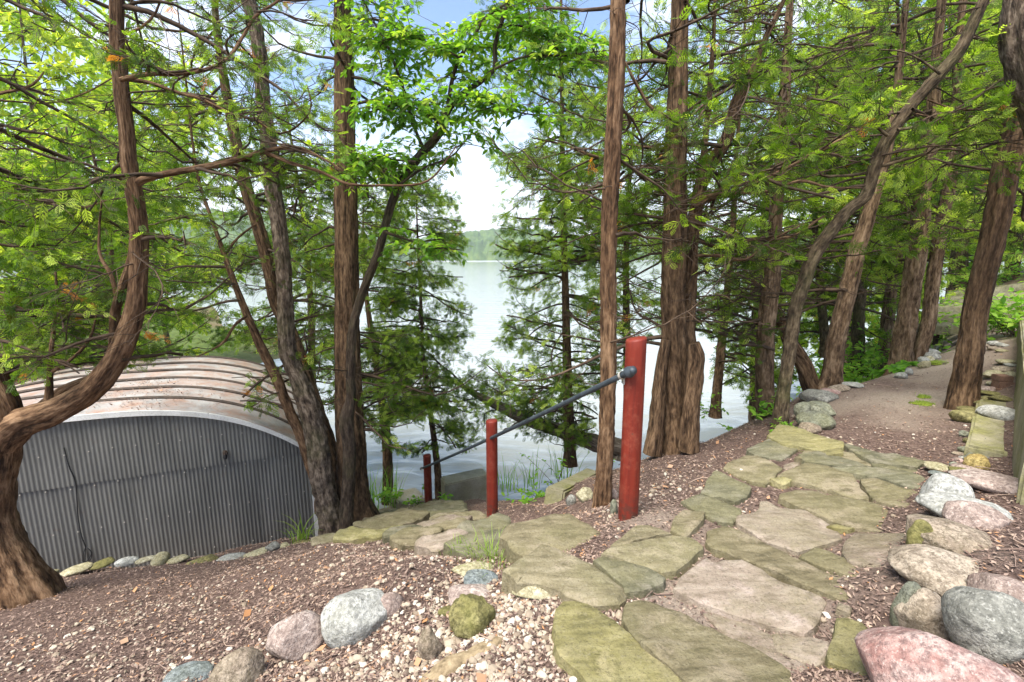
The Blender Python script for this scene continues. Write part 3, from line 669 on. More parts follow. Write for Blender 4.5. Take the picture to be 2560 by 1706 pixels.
FLAGS = [  # outline in photo pixels, material, height above the soil
 (C3([(790,35),(850,-5),(1080,-8),(1180,10),(1290,75),(1280,95),(1050,88),(870,70)]),0,.035),
 (C3([(670,160),(780,110),(860,88),(1000,102),(1160,160),(1215,240),(1280,325),(1150,305),(900,215),(760,195)]),0,.04),
 (C3([(1040,97),(1310,105),(1530,132),(1700,190),(1710,210),(1610,258),(1450,212),(1300,170),(1130,122)]),2,.035),
 (C3([(1230,180),(1330,186),(1450,235),(1600,272),(1670,285),(1670,375),(1540,370),(1350,330),(1300,280)]),0,.035),
 (C3([(1310,62),(1480,82),(1640,128),(1600,143),(1440,113),(1320,92)]),2,.03),
 (C3([(1180,-2),(1440,10),(1670,66),(1660,92),(1480,72),(1300,40)]),2,.035),
 (C3([(300,95),(460,20),(520,25),(690,95),(640,160),(580,212),(480,190)]),0,.04),
 (C3([(145,270),(240,135),(330,170),(480,245),(440,300),(370,326),(230,295)]),2,.045),
 (C3([(10,325),(120,285),(220,310),(410,385),(410,410),(350,460),(290,465),(160,400)]),2,.045),
 (C3([(-20,430),(30,388),(165,415),(150,460),(40,570),(-60,520)]),0,.04),
 (C3([(400,440),(480,420),(550,370),(545,325),(590,322),(690,370),(860,412),(1000,472),(1080,530),(1085,588),(900,655),(800,686),(640,636),(500,556),(390,490)]),1,.035),
 (C3([(680,310),(700,285),(790,272),(900,272),(1120,312),(1330,352),(1440,390),(1462,430),(1410,538),(1200,515),(1050,465),(870,398)]),0,.045),
 (C3([(1130,600),(1200,542),(1400,555),(1625,555),(1640,590),(1570,700),(1500,790),(1440,808),(1300,770),(1150,738),(1122,670)]),1,.025),
 (C3([(180,600),(200,540),(300,507),(420,552),(600,642),(760,724),(900,784),(1100,846),(1220,886),(1308,912),(1130,1018),(1000,968),(700,848),(450,738),(220,650)]),0,.045),
 (C3([(825,708),(920,655),(1010,693),(1100,738),(1200,782),(1298,850),(1220,866),(1050,814),(900,772)]),0,.03),
 (C3([(0,870),(110,790),(180,725),(220,762),(300,738),(420,752),(600,850),(800,930),(960,978),(998,1002),(960,1080),(900,1190),(840,1222),(650,1168),(300,1058),(0,948),(-40,915)]),1,.05),
 (C3([(1070,1112),(1140,1102),(1260,1150),(1300,1200),(1358,1270),(1350,1400),(1290,1520),(1150,1450),(1012,1410),(1060,1230),(1052,1180)]),3,.04),
 (C3([(640,1222),(760,1222),(900,1262),(1008,1300),(980,1418),(930,1448),(820,1418),(665,1328)]),1,.03),
 (C3([(150,1090),(300,1080),(430,1132),(560,1222),(630,1244),(662,1334),(800,1430),(878,1470),(820,1535),(600,1430),(350,1270)]),1,.018),
 (C3([(1000,512),(1060,502),(1185,528),(1100,530)]),3,.03),(C3([(1070,1032),(1168,1070),(1158,1098),(1070,1068)]),1,.02),
 (C3([(620,188),(700,176),(758,196),(700,218)]),3,.04),(C3([(708,78),(760,60),(820,66),(760,100),(710,108)]),1,.03),
 (C2([(1455,1180),(1480,1060),(1520,1012),(1600,1002),(1690,1022),(1780,1092),(1900,1192),(2050,1302),(2200,1422),(2440,1620),(2300,1700),(1800,1690),(1690,1570),(1640,1500),(1500,1380),(1462,1300),(1482,1240)]),3,.06),
 ([(1559,1545),(1570,1501),(1599,1492),(1640,1505),(1700,1531),(1760,1562),(1829,1601),(1884,1624),(1970,1678),(1978,1720),(1960,1740),(1780,1760),(1700,1690),(1632,1633),(1585,1589)],0,.075),
 ([(1506,1383),(1530,1367),(1614,1349),(1680,1337),(1730,1345),(1760,1361),(1757,1369),(1737,1383),(1700,1409),(1688,1422),(1655,1426),(1585,1403),(1530,1387)],0,.06),
 (C2([(1730,735),(1800,704),(1900,744),(2090,794),(2198,870),(2188,890),(2050,928),(1942,938),(1930,890),(1860,840)]),2,.05),
 (C2([(1850,632),(2020,510),(2100,507),(2255,552),(2080,582),(1880,628)]),0,.05),
 (DI([(1765,1000),(1790,978),(1850,985),(1935,1015),(1935,1028),(1880,1033),(1800,1018)]),3,.06),
 (DI([(1718,1030),(1770,1008),(1838,1028),(1795,1055),(1735,1045)]),2,.06),
 (DI([(1940,1018),(2090,1055),(2125,1062),(2110,1074),(2010,1060),(1960,1035)]),2,.045),
 (DI([(1838,1046),(1905,1036),(1990,1068),(1930,1072),(1850,1060)]),2,.04),
 (DI([(1880,1036),(1935,1032),(1938,1042),(1900,1044)]),3,.05),
 (DI([(2040,818),(2120,822),(2180,830),(2172,842),(2110,836),(2045,832)]),2,.03),
]
for k, (pl, mi, hgt) in enumerate(FLAGS):
    c = hit(np.mean([p[0] for p in pl]), np.mean([p[1] for p in pl]))
    P3 = np.array([at_z(u, v, hit(u, v)[2] * .5 + c[2] * .5 + hgt) for u, v in pl])
    V, F = slab_mesh(P3, .10, 100 + k)
    part('flagstone', V, F, FLAG[mi], path, (True, False))
# far flight of flat steps where the path climbs
for k in range(5):
    x, y = 8.6 + .85 * k, 8.9 + .80 * k; z = .26 + .11 * k
    poly = [(x + a * .71 - b * .71, y + a * .71 + b * .71) for a, b in ((-.5, -.75), (.45, -.8), (.5, .1), (.42, .8), (-.45, .72))]
    V, F = slab_mesh(np.array([(p[0], p[1], max(z, gz(*p) + .03)) for p in poly]), .16, 300 + k); part('flagstone', V, F, FLAG[2], path, True)

stairs = thing('stone_stairs', 'rough flagstone stairs dropping beside the handrail to the lake', 'stairs', (*ST0, -.3))
def stair_stone(poly, z, th, mi, seed, tilt=(0, 0)):
    P3 = np.array([(x, y, z + tilt[0] * (x - poly[0][0]) + tilt[1] * (y - poly[0][1])) for x, y in poly]); V, F = slab_mesh(P3, th, seed, ledge=.010, ragged=.035, rim=(.028, .022))
    part('step', V, F, FLAG[mi], stairs, (True, False))
r = rs(77)
STEPS = [([(1090,575),(1150,482),(1400,447),(1560,420),(1620,460),(1755,560),(1757,600),(1650,690),(1480,645),(1380,645),(1260,695),(1190,668)],-.10,0),
 ([(715,602),(830,559),(960,532),(1110,512),(1160,500),(1190,600),(1195,700),(1050,702),(930,697),(860,690),(800,652),(772,630)],-.30,2),
 ([(520,577),(560,550),(700,532),(810,514),(860,545),(840,600),(800,665),(720,655),(670,690),(620,676),(570,640),(520,602)],-.47,1),
 ([(800,514),(850,472),(980,447),(1080,422),(1140,442),(1160,500),(1110,530),(960,550),(850,560)],-.52,2),
 ([(345,562),(420,522),(500,502),(620,502),(700,514),(690,545),(570,565),(530,595),(510,640),(450,636),(390,612)],-.67,0),
 ([(690,514),(620,497),(700,464),(850,457),(880,480),(830,520)],-.70,0),
 ([(300,547),(340,517),(480,492),(600,494),(630,510),(500,520),(430,540),(350,578),(310,577)],-.86,2),
 ([(520,482),(620,454),(760,434),(900,432),(880,465),(720,475),(620,503)],-.92,1),
 ([(620,457),(680,427),(800,407),(930,390),(1000,417),(1060,425),(980,450),(880,445)],-1.12,0),
 ([(90,487),(240,447),(480,394),(590,397),(612,407),(520,457),(430,488),(330,508),(250,524),(100,504)],-1.32,0),
 ([(-5,522),(90,497),(250,523),(330,508),(425,502),(340,528),(300,562),(250,567),(120,577),(30,587),(-40,577)],-1.10,3),
 ([(590,402),(700,394),(790,387),(860,392),(700,428),(620,455),(540,473),(480,484),(530,452)],-1.45,2)]
for k, (pl, z, mi) in enumerate(STEPS):
    P3 = np.array([at_z(u, v, z) for u, v in C2(pl)]); P3[:, 2] += .02 * (P3[:, 0] - P3[:, 0].mean()) * r.normal()
    V, F = slab_mesh(P3, .26, 400 + k, ledge=.007, ragged=.022, rim=(.014, .012)); part('step', V, F, FLAG[mi], stairs, (True, False))
for i in range(6, NST):
    x, y, z = tread(i); cuts = [-.8, r.uniform(-.25, .1), .5]
    for k in range(2):
        a0, a1 = cuts[k] + (.012 if k else 0), cuts[k + 1] - .012; d0, d1 = r.uniform(-.36, -.30, 2); d2, d3 = r.uniform(.28, .36, 2)
        loc = [(a0, d0), ((a0 + a1) / 2, (d0 + d1) / 2), (a1, d1), (a1 + r.uniform(-.03, .03), .05), (a1, d2), ((a0 + a1) / 2, .34), (a0, d3)]
        stair_stone([(x + SW[0] * a + SDIR[0] * d, y + SW[1] * a + SDIR[1] * d) for a, d in loc], z - .04, .2, int(r.integers(0, 3)), 450 + i * 5 + k)
P3 = np.array([at_z(u, v, .03) for u, v in C2([(1110,790),(1200,720),(1370,617),(1480,642),(1700,742),(1860,850),(1935,905),(1940,985),(1900,1026),(1720,1026),(1540,970),(1500,905),(1290,868),(1200,878),(1180,830)])])
V, F = slab_mesh(P3, .22, 501, rim=(.025, .02)); part('landing_stone', V, F, FLAG[0], stairs, (True, False))
for k, (pl, z, mi) in enumerate([(C2([(-180,640),(-190,590),(-100,560),(20,545),(-20,590),(-70,610)]), -1.25, 0)]):
    P3 = np.array([at_z(u, v, z) for u, v in pl]); V, F = slab_mesh(P3, .25, 520 + k); part('side_stone', V, F, FLAG[mi], stairs, True)

def rock_shape(seed, n=4, lump=.16, cuts=5, craggy=0.0):
    D, F = ico(n); r = rs(seed); R = 1 + lump * fbm(D * 1.15 + seed * 3.1, seed, 3) + .03 * fbm(D * 4, seed + 2, 4)
    V = D * R[:, None]
    for k in range(cuts):
        nv = norm(r.normal(0, 1, 3)); d = r.uniform(.66, .92); s = V @ nv; over = np.maximum(s - d, 0); V = V - nv * (over * .86)[:, None]
    if craggy: V = V * (1 + craggy * (np.abs(fbm(V * np.array([2.4, 2.4, .9]) + seed, seed + 6, 3)) - .3))[:, None]
    V = V - (V.max(0) + V.min(0)) / 2; V = V / ((V.max(0) - V.min(0)) / 2)
    return V, F
def boulder(name, bb, mat, seed, label=None, cat=None, parent=None, n=4, lump=.16, cuts=5, craggy=0.0, flat=1.0, group=None, deep=.85, lift=0.0, zfix=None):
    u0, v0, u1, v1 = bb; uc, vc = (u0 + u1) / 2, (v0 + v1) / 2
    base = at_z(uc, v1, zfix) if zfix is not None else hit(min(max(uc, -200), 2760), v1 - .10 * (v1 - v0), lift); d = ray(uc, vc)
    a_px, h_px = (u1 - u0) / 2, (v1 - v0) / 2
    yb = base[1]
    for _ in range(4):
        zc = depth(at_y(uc, vc, yb)); a = a_px / FPX * zc; b = a * deep; el = math.atan2(-d[2], d[1])
        hh = h_px / FPX * zc / math.cos(math.atan((vc - CY) / FPX)); c2 = (hh ** 2 - (b * math.sin(el)) ** 2) / math.cos(el) ** 2
        if c2 < (.18 * a) ** 2: b = min(b, hh * .85 / max(math.sin(el), .1)); c2 = max((hh ** 2 - (b * math.sin(el)) ** 2) / math.cos(el) ** 2, (.16 * a) ** 2)
        c = math.sqrt(c2); yb = base[1] + b * .55
    P = at_y(uc, vc, yb)
    V, F = rock_shape(seed, n, lump * 1.15, cuts + 7, craggy)
    yaw = math.atan2(-P[0], P[1])                       # broad side faces where the photo was taken from
    ax = np.array([[math.cos(yaw), math.sin(yaw), 0], [-math.sin(yaw), math.cos(yaw), 0], [0, 0, 1]]) * 1.0
    V = V * np.array([a, b, c]); V = V @ ax + P
    if parent is not None: return part(name, V, F, ROCK[mat], parent, True)
    o = part(name, V, F, ROCK[mat], None, True); return tag(o, label, cat or 'boulder', group)
def b3(x0, y0, x1, y1): return (1700 + x0 / 2.722, 1130 + y0 / 2.722, 1700 + x1 / 2.722, 1130 + y1 / 2.722)
def b2(x0, y0, x1, y1): return (850 + x0 / 2.722, 1130 + y0 / 2.722, 850 + x1 / 2.722, 1130 + y1 / 2.722)
def b1(x0, y0, x1, y1): return (x0 / 2.722, 1130 + y0 / 2.722, x1 / 2.722, 1130 + y1 / 2.722)
def b6(x0, y0, x1, y1): return (1700 + x0 / 2.736, 560 + y0 / 2.736, 1700 + x1 / 2.736, 560 + y1 / 2.736)
def b7(x0, y0, x1, y1): return (1960 + x0 / 3.92, 760 + y0 / 3.92, 1960 + x1 / 3.92, 760 + y1 / 3.92)
GR, GL, GE = 'boulders bordering the path on the house side', 'boulders in the pebbles below the landing stone', 'boulders on the lake edge of the path'
for args in [
 (b3(1270,1250,2190,1800),'red',11,'large red granite boulder at the bottom of the path border',GR,.10,2),
 (b3(1850,995,2420,1480),'grey',12,'grey banded boulder with a crack behind the large red one',GR,.16,5),
 (b3(1490,975,1900,1340),'tan',13,'upright tan boulder wedged under the long smooth one',GR,.14,6),
 (b3(1490,690,2165,1005),'tan',14,'long smooth tan boulder lying on top of two others',GR,.08,2),
 (b3(2030,840,2480,1110),'pink',15,'rough pink boulder at the end of the long smooth one',GR,.14,4),
 (b3(1610,450,2150,715),'brown',16,'brown humped boulder behind the long smooth one',GR,.14,5),
 (b3(1680,272,2185,500),'white',17,'whitish stone with a dark broken face between rounder boulders',GR,.18,5),
 (b3(1840,345,2175,540),'pink',18,'low rosy brown boulder half sunk in the mulch bed',GR,.10,3),
 (b3(1675,165,1955,395),'white',19,'round pale greenish boulder at the corner of the flagstones',GR,.07,1),
 (b3(1915,125,2460,310),'pink',20,'broad pink and white boulder at the far end of the border',GR,.12,5),
 (b3(1455,935,1640,1270),'green',21,'narrow dark green grey slab edging behind the tan boulder',GR,.10,3),
 (b3(1560,490,1720,730),'moss',22,'mossy green stone tucked under the brown humped boulder',GR,.12,4),
 (b1(1825,1118,2200,1400),'pink',23,'pinkish white boulder beside the grey white one in the mulch',GL,.08,3),
 ((808,1490,976,1606),'white',24,'big grey white domed boulder among the pebbles',GL,.09,2),
 (b2(225,972,440,1130),'pink',25,'flat rosy stone behind the grey white domed boulder',GL,.10,3),
 (b2(738,1000,1062,1270),'moss',26,'craggy moss covered rock standing in white pebbles',GL,.16,7),
 (b2(735,898,1040,1060),'pink',27,'smooth purplish pink stone behind the mossy rock',GL,.07,1),
 (b2(840,815,1085,940),'blue',28,'grey green stone with white marks below the landing stone',GL,.08,2),
 (b2(665,1055,795,1120),'moss',29,'small flat mossy stone left of the craggy mossy rock',GL,.1,3),
 (b2(525,1233,702,1440),'brown',30,'small brownish lichen stone in front of the mossy rock',GL,.14,6),
 (b2(1168,868,1528,1005),'cream',31,'low cream limestone against the landing stone',GL,.14,5),
 (b2(757,762,1058,855),'cream',32,'long flat yellowish stone at the foot of the stair grass',GL,.12,5),
 (b1(1080,1460,1425,1640),'blue',33,'blue grey boulder cut off by the bottom of the picture',GL,.08,2),
 (b1(1440,1388,1785,1640),'brown',34,'orange brown lichen boulder beside the blue grey one',GL,.08,3),
 (b2(1605,243,1725,355),'cream',35,'pale yellowish stone at the foot of the slim trunk',None,.1,4),
 (b2(1535,293,1612,380),'grey',36,'small grey stone leaning on the mossy concrete end',None,.1,3),
 (b2(1822,255,1895,338),'pink',37,'pinkish stone between the slim trunk and the tallest red post',None,.08,3),
 (b2(1836,328,1890,445),'green',38,'dark green stone touching the tallest red post',None,.08,2),
 (b6(828,1133,1062,1240),'grey',39,'wide grey boulder topmost at the bend of the path edge',GE,.08,3),
 (b6(835,1213,1047,1335),'green',40,'dark green grey blocky boulder in the middle of the edge stack',GE,.08,4),
 (b6(783,1218,885,1355),'green',41,'mottled stone half hidden on the lake side of the edge stack',GE,.08,3),
 (b6(808,1283,1047,1418),'green',42,'smooth round two tone boulder low in the edge stack',GE,.05,1),
 (b6(815,1358,960,1440),'brown',43,'small pointed stone at the foot of the edge stack',GE,.08,3),
 (b6(1022,1093,1152,1155),'tan',44,'sandy tan stone left of two leaning trunks',GE,.08,2),
 (b6(1108,1078,1245,1128),'white',45,'pale oblong stone next to the sandy tan one',GE,.08,2),
 (b6(1168,1038,1302,1094),'brown',46,'greyish brown rounded stone under the cracked white one',GE,.08,2),
 (b6(1218,1013,1368,1078),'white',47,'cracked white angular stone near the broad leaved plants',GE,.12,5),
 (b6(968,1123,1092,1174),'red',48,'flat orange stone peeping out behind the wide grey boulder',GE,.08,3),
 (b7(1935,988,2252,1158),'white',49,'round whitish boulder on mossy slabs under the concrete wall',None,.06,1)]:
    bb, m_, sd_, lab, grp, lump, cuts = args
    boulder('boulder', bb, m_, sd_, lab, 'boulder', None, 4, lump, cuts, .22 if sd_ in (26, 30) else 0.0, group=grp)
def row(name, label, cat, items, loc, piece='stone', n=3, zfix=None):
    t = thing(name, label, cat, loc)
    for k, (bb, m_, s_) in enumerate(items): boulder(piece, bb, m_, s_, parent=t, n=n, lump=.16, cuts=7, zfix=zfix)
    return t
crest = [(120,1425,145,1440),(160,1412,225,1436),(224,1400,280,1420),(292,1393,342,1415),(342,1392,385,1408),(380,1384,422,1418),(420,1388,472,1410),(464,1393,542,1424),(540,1385,612,1413),(612,1372,670,1402),(663,1355,700,1383),(700,1358,725,1376),(722,1352,784,1376),(784,1345,832,1368),(0,1480,55,1500)]
row('stone_edging', 'line of pale mossy stones along the crest above the boathouse wall', 'stone edging', [(b, ['cream', 'cream', 'moss', 'white', 'cream'][k % 5] if k != 10 else 'grey', 600 + k) for k, b in enumerate(crest[:-1])], at_z(400, 1412, -1.5), zfix=-1.47)
far_edge = [(a, b - 9, c, d) for a, b, c, d in [b7(1320,552,1422,604),b7(1320,588,1424,644),b7(1388,508,1522,562),b7(1398,478,1522,520),b7(1438,438,1512,482),b7(1188,662,1258,714),b7(1088,704,1202,744),b7(1400,545,1470,585),b7(1500,430,1570,470)]]
row('stone_edging', 'row of pale grey stones edging the far lake side of the path', 'stone edging', [(b, ['white', 'cream', 'white'][k % 3], 640 + k) for k, b in enumerate(far_edge)], hit(2310, 900))
mossy = [(b7(1660,1038,1948,1180),'moss'),(b7(1728,998,1985,1062),'moss'),(b7(1880,946,2190,1018),'moss'),(b7(1898,898,2062,958),'moss'),(b7(2028,892,2225,968),'moss'),(b7(1925,862,2185,902),'moss'),(b7(1978,650,2192,748),'cream'),(b7(2098,543,2272,608),'cream'),(b7(2058,608,2272,668),'tan'),(b7(2048,728,2145,772),'cream'),(b7(1898,798,2062,872),'pink'),(b7(1998,763,2135,808),'cream'),(b7(2168,583,2285,624),'white'),(b7(2160,660,2280,720),'cream'),(b7(1990,360,2110,420),'white'),(b7(2090,380,2190,430),'white'),(b7(2080,440,2190,480),'cream'),(b7(2010,420,2120,460),'tan')]
row('dry_stone_edging', 'low stacked edging of mossy flat stones along the concrete wall', 'stone edging', [(b, m_, 660 + k) for k, (b, m_) in enumerate(mossy)], hit(2470, 980))
cob = [b7(1725,1238,1818,1312),b7(1873,1288,1972,1338),b7(1768,1313,1888,1374),b7(1818,1328,1948,1398),b7(1928,1323,2028,1384),b7(1863,1363,2003,1434),b7(1718,1388,1853,1484),b7(1838,1393,1924,1474),b7(1898,1413,2013,1494),b7(1658,1443,1774,1494),b7(1793,1458,1894,1520),b7(1653,1503,1748,1564),b7(1733,1493,1834,1554),b7(1790,1508,1972,1580),b7(1868,1468,1994,1534),
       b3(1678,68,1852,144),b3(1850,108,2040,170),b3(1950,14,2088,134),b3(1868,83,2042,134),b3(1708,133,1852,174),b3(1858,38,1924,80),b3(1838,68,1894,114),b3(1900,30,1960,70)]
row('cobble_heap', 'heap of small multicoloured cobbles beside the mossy concrete ledge', 'cobbles', [(b, ['green', 'cream', 'moss', 'moss', 'blue', 'pink', 'green', 'gold', 'grey', 'brown', 'green', 'pink', 'green', 'gold', 'grey', 'cream', 'moss', 'gold', 'pink', 'blue', 'red', 'green', 'grey'][k], 690 + k) for k, b in enumerate(cob)], hit(2440, 1140), 'cobble')
print('stones', time.time() - T0)

# ------------------------------------------------------------------ concrete, bricks, posts, handrail
WD = np.array([.718, .696, 0]); WN = np.array([.696, -.718, 0]); AXW = np.array([WD, WN, [0, 0, 1.]])
W0 = np.array([3.50, 3.17, 0])
V, F = bbox_mesh(W0 + WD * 2.6 + WN * .13 + [0, 0, .22], (7.4, .24, .92), AXW, .015, 14, .008, 3)
tag(part('concrete_wall', V, F, CONC_MOSS), 'low mossy concrete retaining wall at the right edge of the path', 'wall')
V, F = bbox_mesh(W0 + WD * 1.02 - WN * .13 + [0, 0, .04], (1.75, .22, .30), AXW, .02, 8, .008, 5)
tag(part('concrete_ledge', V, F, CONC_MOSS), 'mossy concrete ledge at the foot of the retaining wall', 'ledge')
for k, (bb, lab) in enumerate([(b7(2135,710,2257,772),'brown brick on top of the small brick stack'),(b7(2135,772,2267,850),'brown brick in the middle of the small brick stack'),(b7(2120,838,2267,884),'brown brick lowest and tilted in the small brick stack')]):
    u, v = (bb[0] + bb[2]) / 2, (bb[1] + bb[3]) / 2; p = at_y(u, v, 4.85 - .02 * k); zc = depth(p); w = (bb[2] - bb[0]) / FPX * zc
    V, F = bbox_mesh(p + [0, .06, 0], (w, .12, (bb[3] - bb[1]) / FPX * zc * .95), np.array([[.98, -.17, .0], [.17, .98, 0], [0, 0, 1]]), .006, 1, .002, k)
    tag(part('brick', V, F, BRICK), lab, 'brick', 'bricks stacked by the concrete wall')
def conc_block(label, pts, y0, y1, th, mat, seed):
    """pts: left/right top front pixels"""
    a = at_y(*pts[0], y0); b = at_y(*pts[1], y1); d = b - a; L = np.linalg.norm(d); ax0 = d / L; n = np.cross([0, 0, 1], ax0); n /= np.linalg.norm(n); up = np.cross(ax0, n)
    V, F = bbox_mesh((a + b) / 2 + n * th[0] / 2 - up * th[1] / 2, (L, th[0], th[1]), np.array([ax0, n, up]), .02, 6, .008, seed)
    return tag(part('concrete_block', V, F, mat), label, 'concrete block')
conc_block('tilted concrete block at the water edge beyond the handrail', [(1112,1212),(1222,1188)], 7.6, 7.9, (.34, .60), CONC, 7)
conc_block('mossy concrete beam end half buried beside the slim trunk', [(1412,1228),(1505,1178)], 4.7, 5.9, (.22, .30), CONC_MOSS, 8)
conc_block('low dark concrete slab under the last red post by the water', [(1000,1258),(1070,1246)], 7.6, 7.9, (.5, .35), CONC, 9)

POSTS = []
def post(u, v, vtop, wpx, label, seed, notch=0.0, zfix=None):
    b = at_z(u, v, zfix) if zfix is not None else hit(u, v); zc = depth(b); R = wpx / 2 / FPX * zc
    top = at_y(u, vtop, b[1])[2]; H = top - b[2]; ns = 36
    zs = np.concatenate([[-.35], np.linspace(0, H - .012, 22)]); a = np.arange(ns) / ns * 2 * math.pi
    A, Z = np.meshgrid(a, zs); rr = R * (1 + .012 * fbm(np.stack([np.cos(A) * 5, np.sin(A) * 5, Z * 1.2], -1), seed, 3))
    if notch: rr = rr * (1 - notch * np.exp(-((Z - H * .12) / .06) ** 2) * (np.cos(A - 2.6) > .3))
    V = np.stack([rr * np.cos(A), rr * np.sin(A), Z], -1).reshape(-1, 3); nz = len(zs)
    i = np.arange(nz - 1)[:, None] * ns; j = np.arange(ns); j2 = (j + 1) % ns
    F = [np.stack([i + j, i + j2, i + j2 + ns, i + j + ns], -1).reshape(-1, 4)]
    t1 = V[-ns:] * [.94, .94, 1] + [0, 0, .012]; V = np.concatenate([V, t1, [[0, 0, H + .002]]]); n0 = nz * ns
    V[:, 2] += np.where(V[:, 2] > H - .05, .18 * V[:, 0] * (1 if seed == 1 else .3), 0)                     # sawn slightly askew
    F.append(np.stack([n0 - ns + j, n0 - ns + j2, n0 + j2, n0 + j], -1)); F.append(np.stack([n0 + j, n0 + j2, np.full(ns, n0 + ns)], -1))
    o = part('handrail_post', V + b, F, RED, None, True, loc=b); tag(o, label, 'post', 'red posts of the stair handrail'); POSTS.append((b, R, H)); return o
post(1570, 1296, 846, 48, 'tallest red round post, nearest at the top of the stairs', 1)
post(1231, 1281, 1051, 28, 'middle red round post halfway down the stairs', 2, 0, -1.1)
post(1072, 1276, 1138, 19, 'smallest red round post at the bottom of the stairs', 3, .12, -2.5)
def handrail():
    p1 = at_y(1578, 928, POSTS[0][0][1] - POSTS[0][1] - .03); p3 = at_y(1058, 1170, POSTS[2][0][1] - POSTS[2][1] - .03)
    d = (p3 - p1) / np.linalg.norm(p3 - p1); h = thing('handrail', 'dark grey pipe handrail clamped to the three red posts', 'handrail', p1)
    n = 30; k = np.linspace(0, 1, n)[:, None]; C = p1 + (p3 - p1) * k; C[:, 2] -= .02 * np.sin(k[:, 0] * math.pi)
    V, F, fl = limb_mesh(np.c_[C, np.full(n, .0185)], 14, .1, 0, seed=1); part('pipe', V, F, PIPE, h, True)
    V, F, fl = limb_mesh([(*(p1 - d * .03), .001), (*(p1 - d * .028), .016), (*(p1 - d * .018), .0225), (*(p1 + d * .05), .0235), (*(p1 + d * .054), .019)], 16, .006, 0, seed=2); part('end_cap', V, F, PIPE, h, True)
    c = p1 + d * .095; V, F, fl = limb_mesh([(*(c - d * .012), .026), (*(c + d * .012), .026)], 14, .01, 0, seed=2); part('clamp', V, F, CLAMP, h, True)
    V, F = box(c + [.02, .03, -.03], (.018, .05, .06)); part('clamp_strap', V, F, CLAMP, h)
    for b, R, H in POSTS[1:]:
        t = np.dot(b - p1, d) / np.dot(d, d); c = p1 + d * ((b[1] - p1[1]) / d[1]); V, F, fl = limb_mesh([(*(c - d * .015), .026), (*(c + d * .015), .026)], 12, .01, 0, seed=2); part('clamp', V, F, CLAMP, h, True)
handrail()
# short dark post beside the far path
def far_post():
    b = hit(2337, 872); zc = depth(b); top = at_y(2345, 803, b[1])
    V, F, fl = limb_mesh([(*(b - [0, 0, .2]), .06), (*b, .058), (*top, .055)], 14, .08, .04, seed=4); tag(part('wooden_post', V, F, BARK_DARK, None, True, attrs=dict(flow=fl)), 'short dark wooden post at the far lake side of the path', 'post')
far_post()
# strip of split bark lying in the pebbles
pl = C2([(540,1568),(610,1510),(760,1420),(900,1350),(1060,1285),(1090,1300),(980,1370),(860,1440),(700,1530),(620,1600),(560,1610)])
P3 = np.array([hit(u, v) + [0, 0, .03] for u, v in pl]); V, F = slab_mesh(P3, .05, 900, .012, .025, .01, .01)
s_ = NT('split_bark'); vv_ = s_.scale(s_.co(), (1, 1, 1)); SPLIT = s_.done(s_.ramp(s_.noise(22, 5, .7), (.3, (.12, .085, .045)), (.55, (.30, .225, .13)), (.75, (.42, .34, .21))), .9, s_.bump(s_.noise(30, 5, .7), .8, .015))
tag(part('bark_slab', V, F, SPLIT, None, True), 'long strip of split brown bark lying on white pebbles', 'bark')
# short pipe on the mulch and long landscape timber
a, b = hit(1640, 1143), hit(1700, 1118)
V, F, fl = limb_mesh([(*(a + [0, 0, .02]), .016), (*(b + [0, 0, .03]), .016)], 8, .05, 0, seed=3); tag(part('pipe', V, F, CLAMP, None, True), 'short grey pipe lying on the mulch by the big cedar', 'pipe')
print('built hard things', time.time() - T0)

# ------------------------------------------------------------------ trees
def trace(pts, y0, dd=0.0):
    """photo trace (u, v, width px[, metres farther]) -> x,y,z,radius at distance y0"""
    out = []; z0 = None
    for p in pts:
        yy = y0 + (p[3] if len(p) > 3 else 0); q = at_y(p[0], p[1], yy)
        if z0 is None: z0 = q[2]
        if dd: q = at_y(p[0], p[1], yy + dd * (q[2] - z0))
        out.append((*q, p[2] / 2 / FPX * depth(q)))
    return np.array(out)
# where the photograph is open, trees carry no twigs: lowest foliage along the picture and clear views of lake and sky
_LIM = np.array([(-400,1000),(0,985),(120,960),(230,930),(400,925),(560,935),(600,1010),(700,1060),(760,1090),(800,1010),(900,1040),(960,1140),(1180,1130),(1230,1080),(1400,1120),(1480,1130),(1500,1000),(1600,880),(1640,830),(1760,840),(1900,930),(2000,800),(2100,720),(2180,800),(2240,720),(2330,700),(2420,640),(2560,560),(3000,500)], float)
_GAPS = [(1195,480,42,110),(1198,570,34,70),(1205,690,42,75),(1215,800,36,60),(1188,395,34,60),(1290,330,30,30),(1330,300,20,30),(1040,1085,60,25),(560,905,180,20),(890,760,22,90)]
_LEAN = np.array([(1978,852),(1992,761),(2011,706),(2029,651),(2055,608),(2087,566),(2120,526),(2161,493),(2186,420),(2212,358),(2241,314),(2285,256),(2351,183),(2402,121),(2431,62),(2460,0)], float)
def allowed(P):
    u, v, zc = proj(P)
    ok = (v < np.interp(u, _LIM[:, 0], _LIM[:, 1]) + np.where((u > 1780) & (zc > 8.2), 130, 0)) & (zc > 2.6)
    for (a, b, c, d) in _GAPS: ok &= ((u - a) / c) ** 2 + ((v - b) / d) ** 2 > 1
    near = (zc < 5.35) & (u > 1900) & (u < 2520)
    ok &= ~(near & (np.abs(u - np.interp(v, _LEAN[::-1, 1], _LEAN[::-1, 0])) < 34))
    ok &= (v > -220) & (u > -520) & (u < 3080)
    return ok & (P[..., 2] > gz(P[..., 0], P[..., 1]) + .15) & (P[..., 2] > WATER_Z + .2)
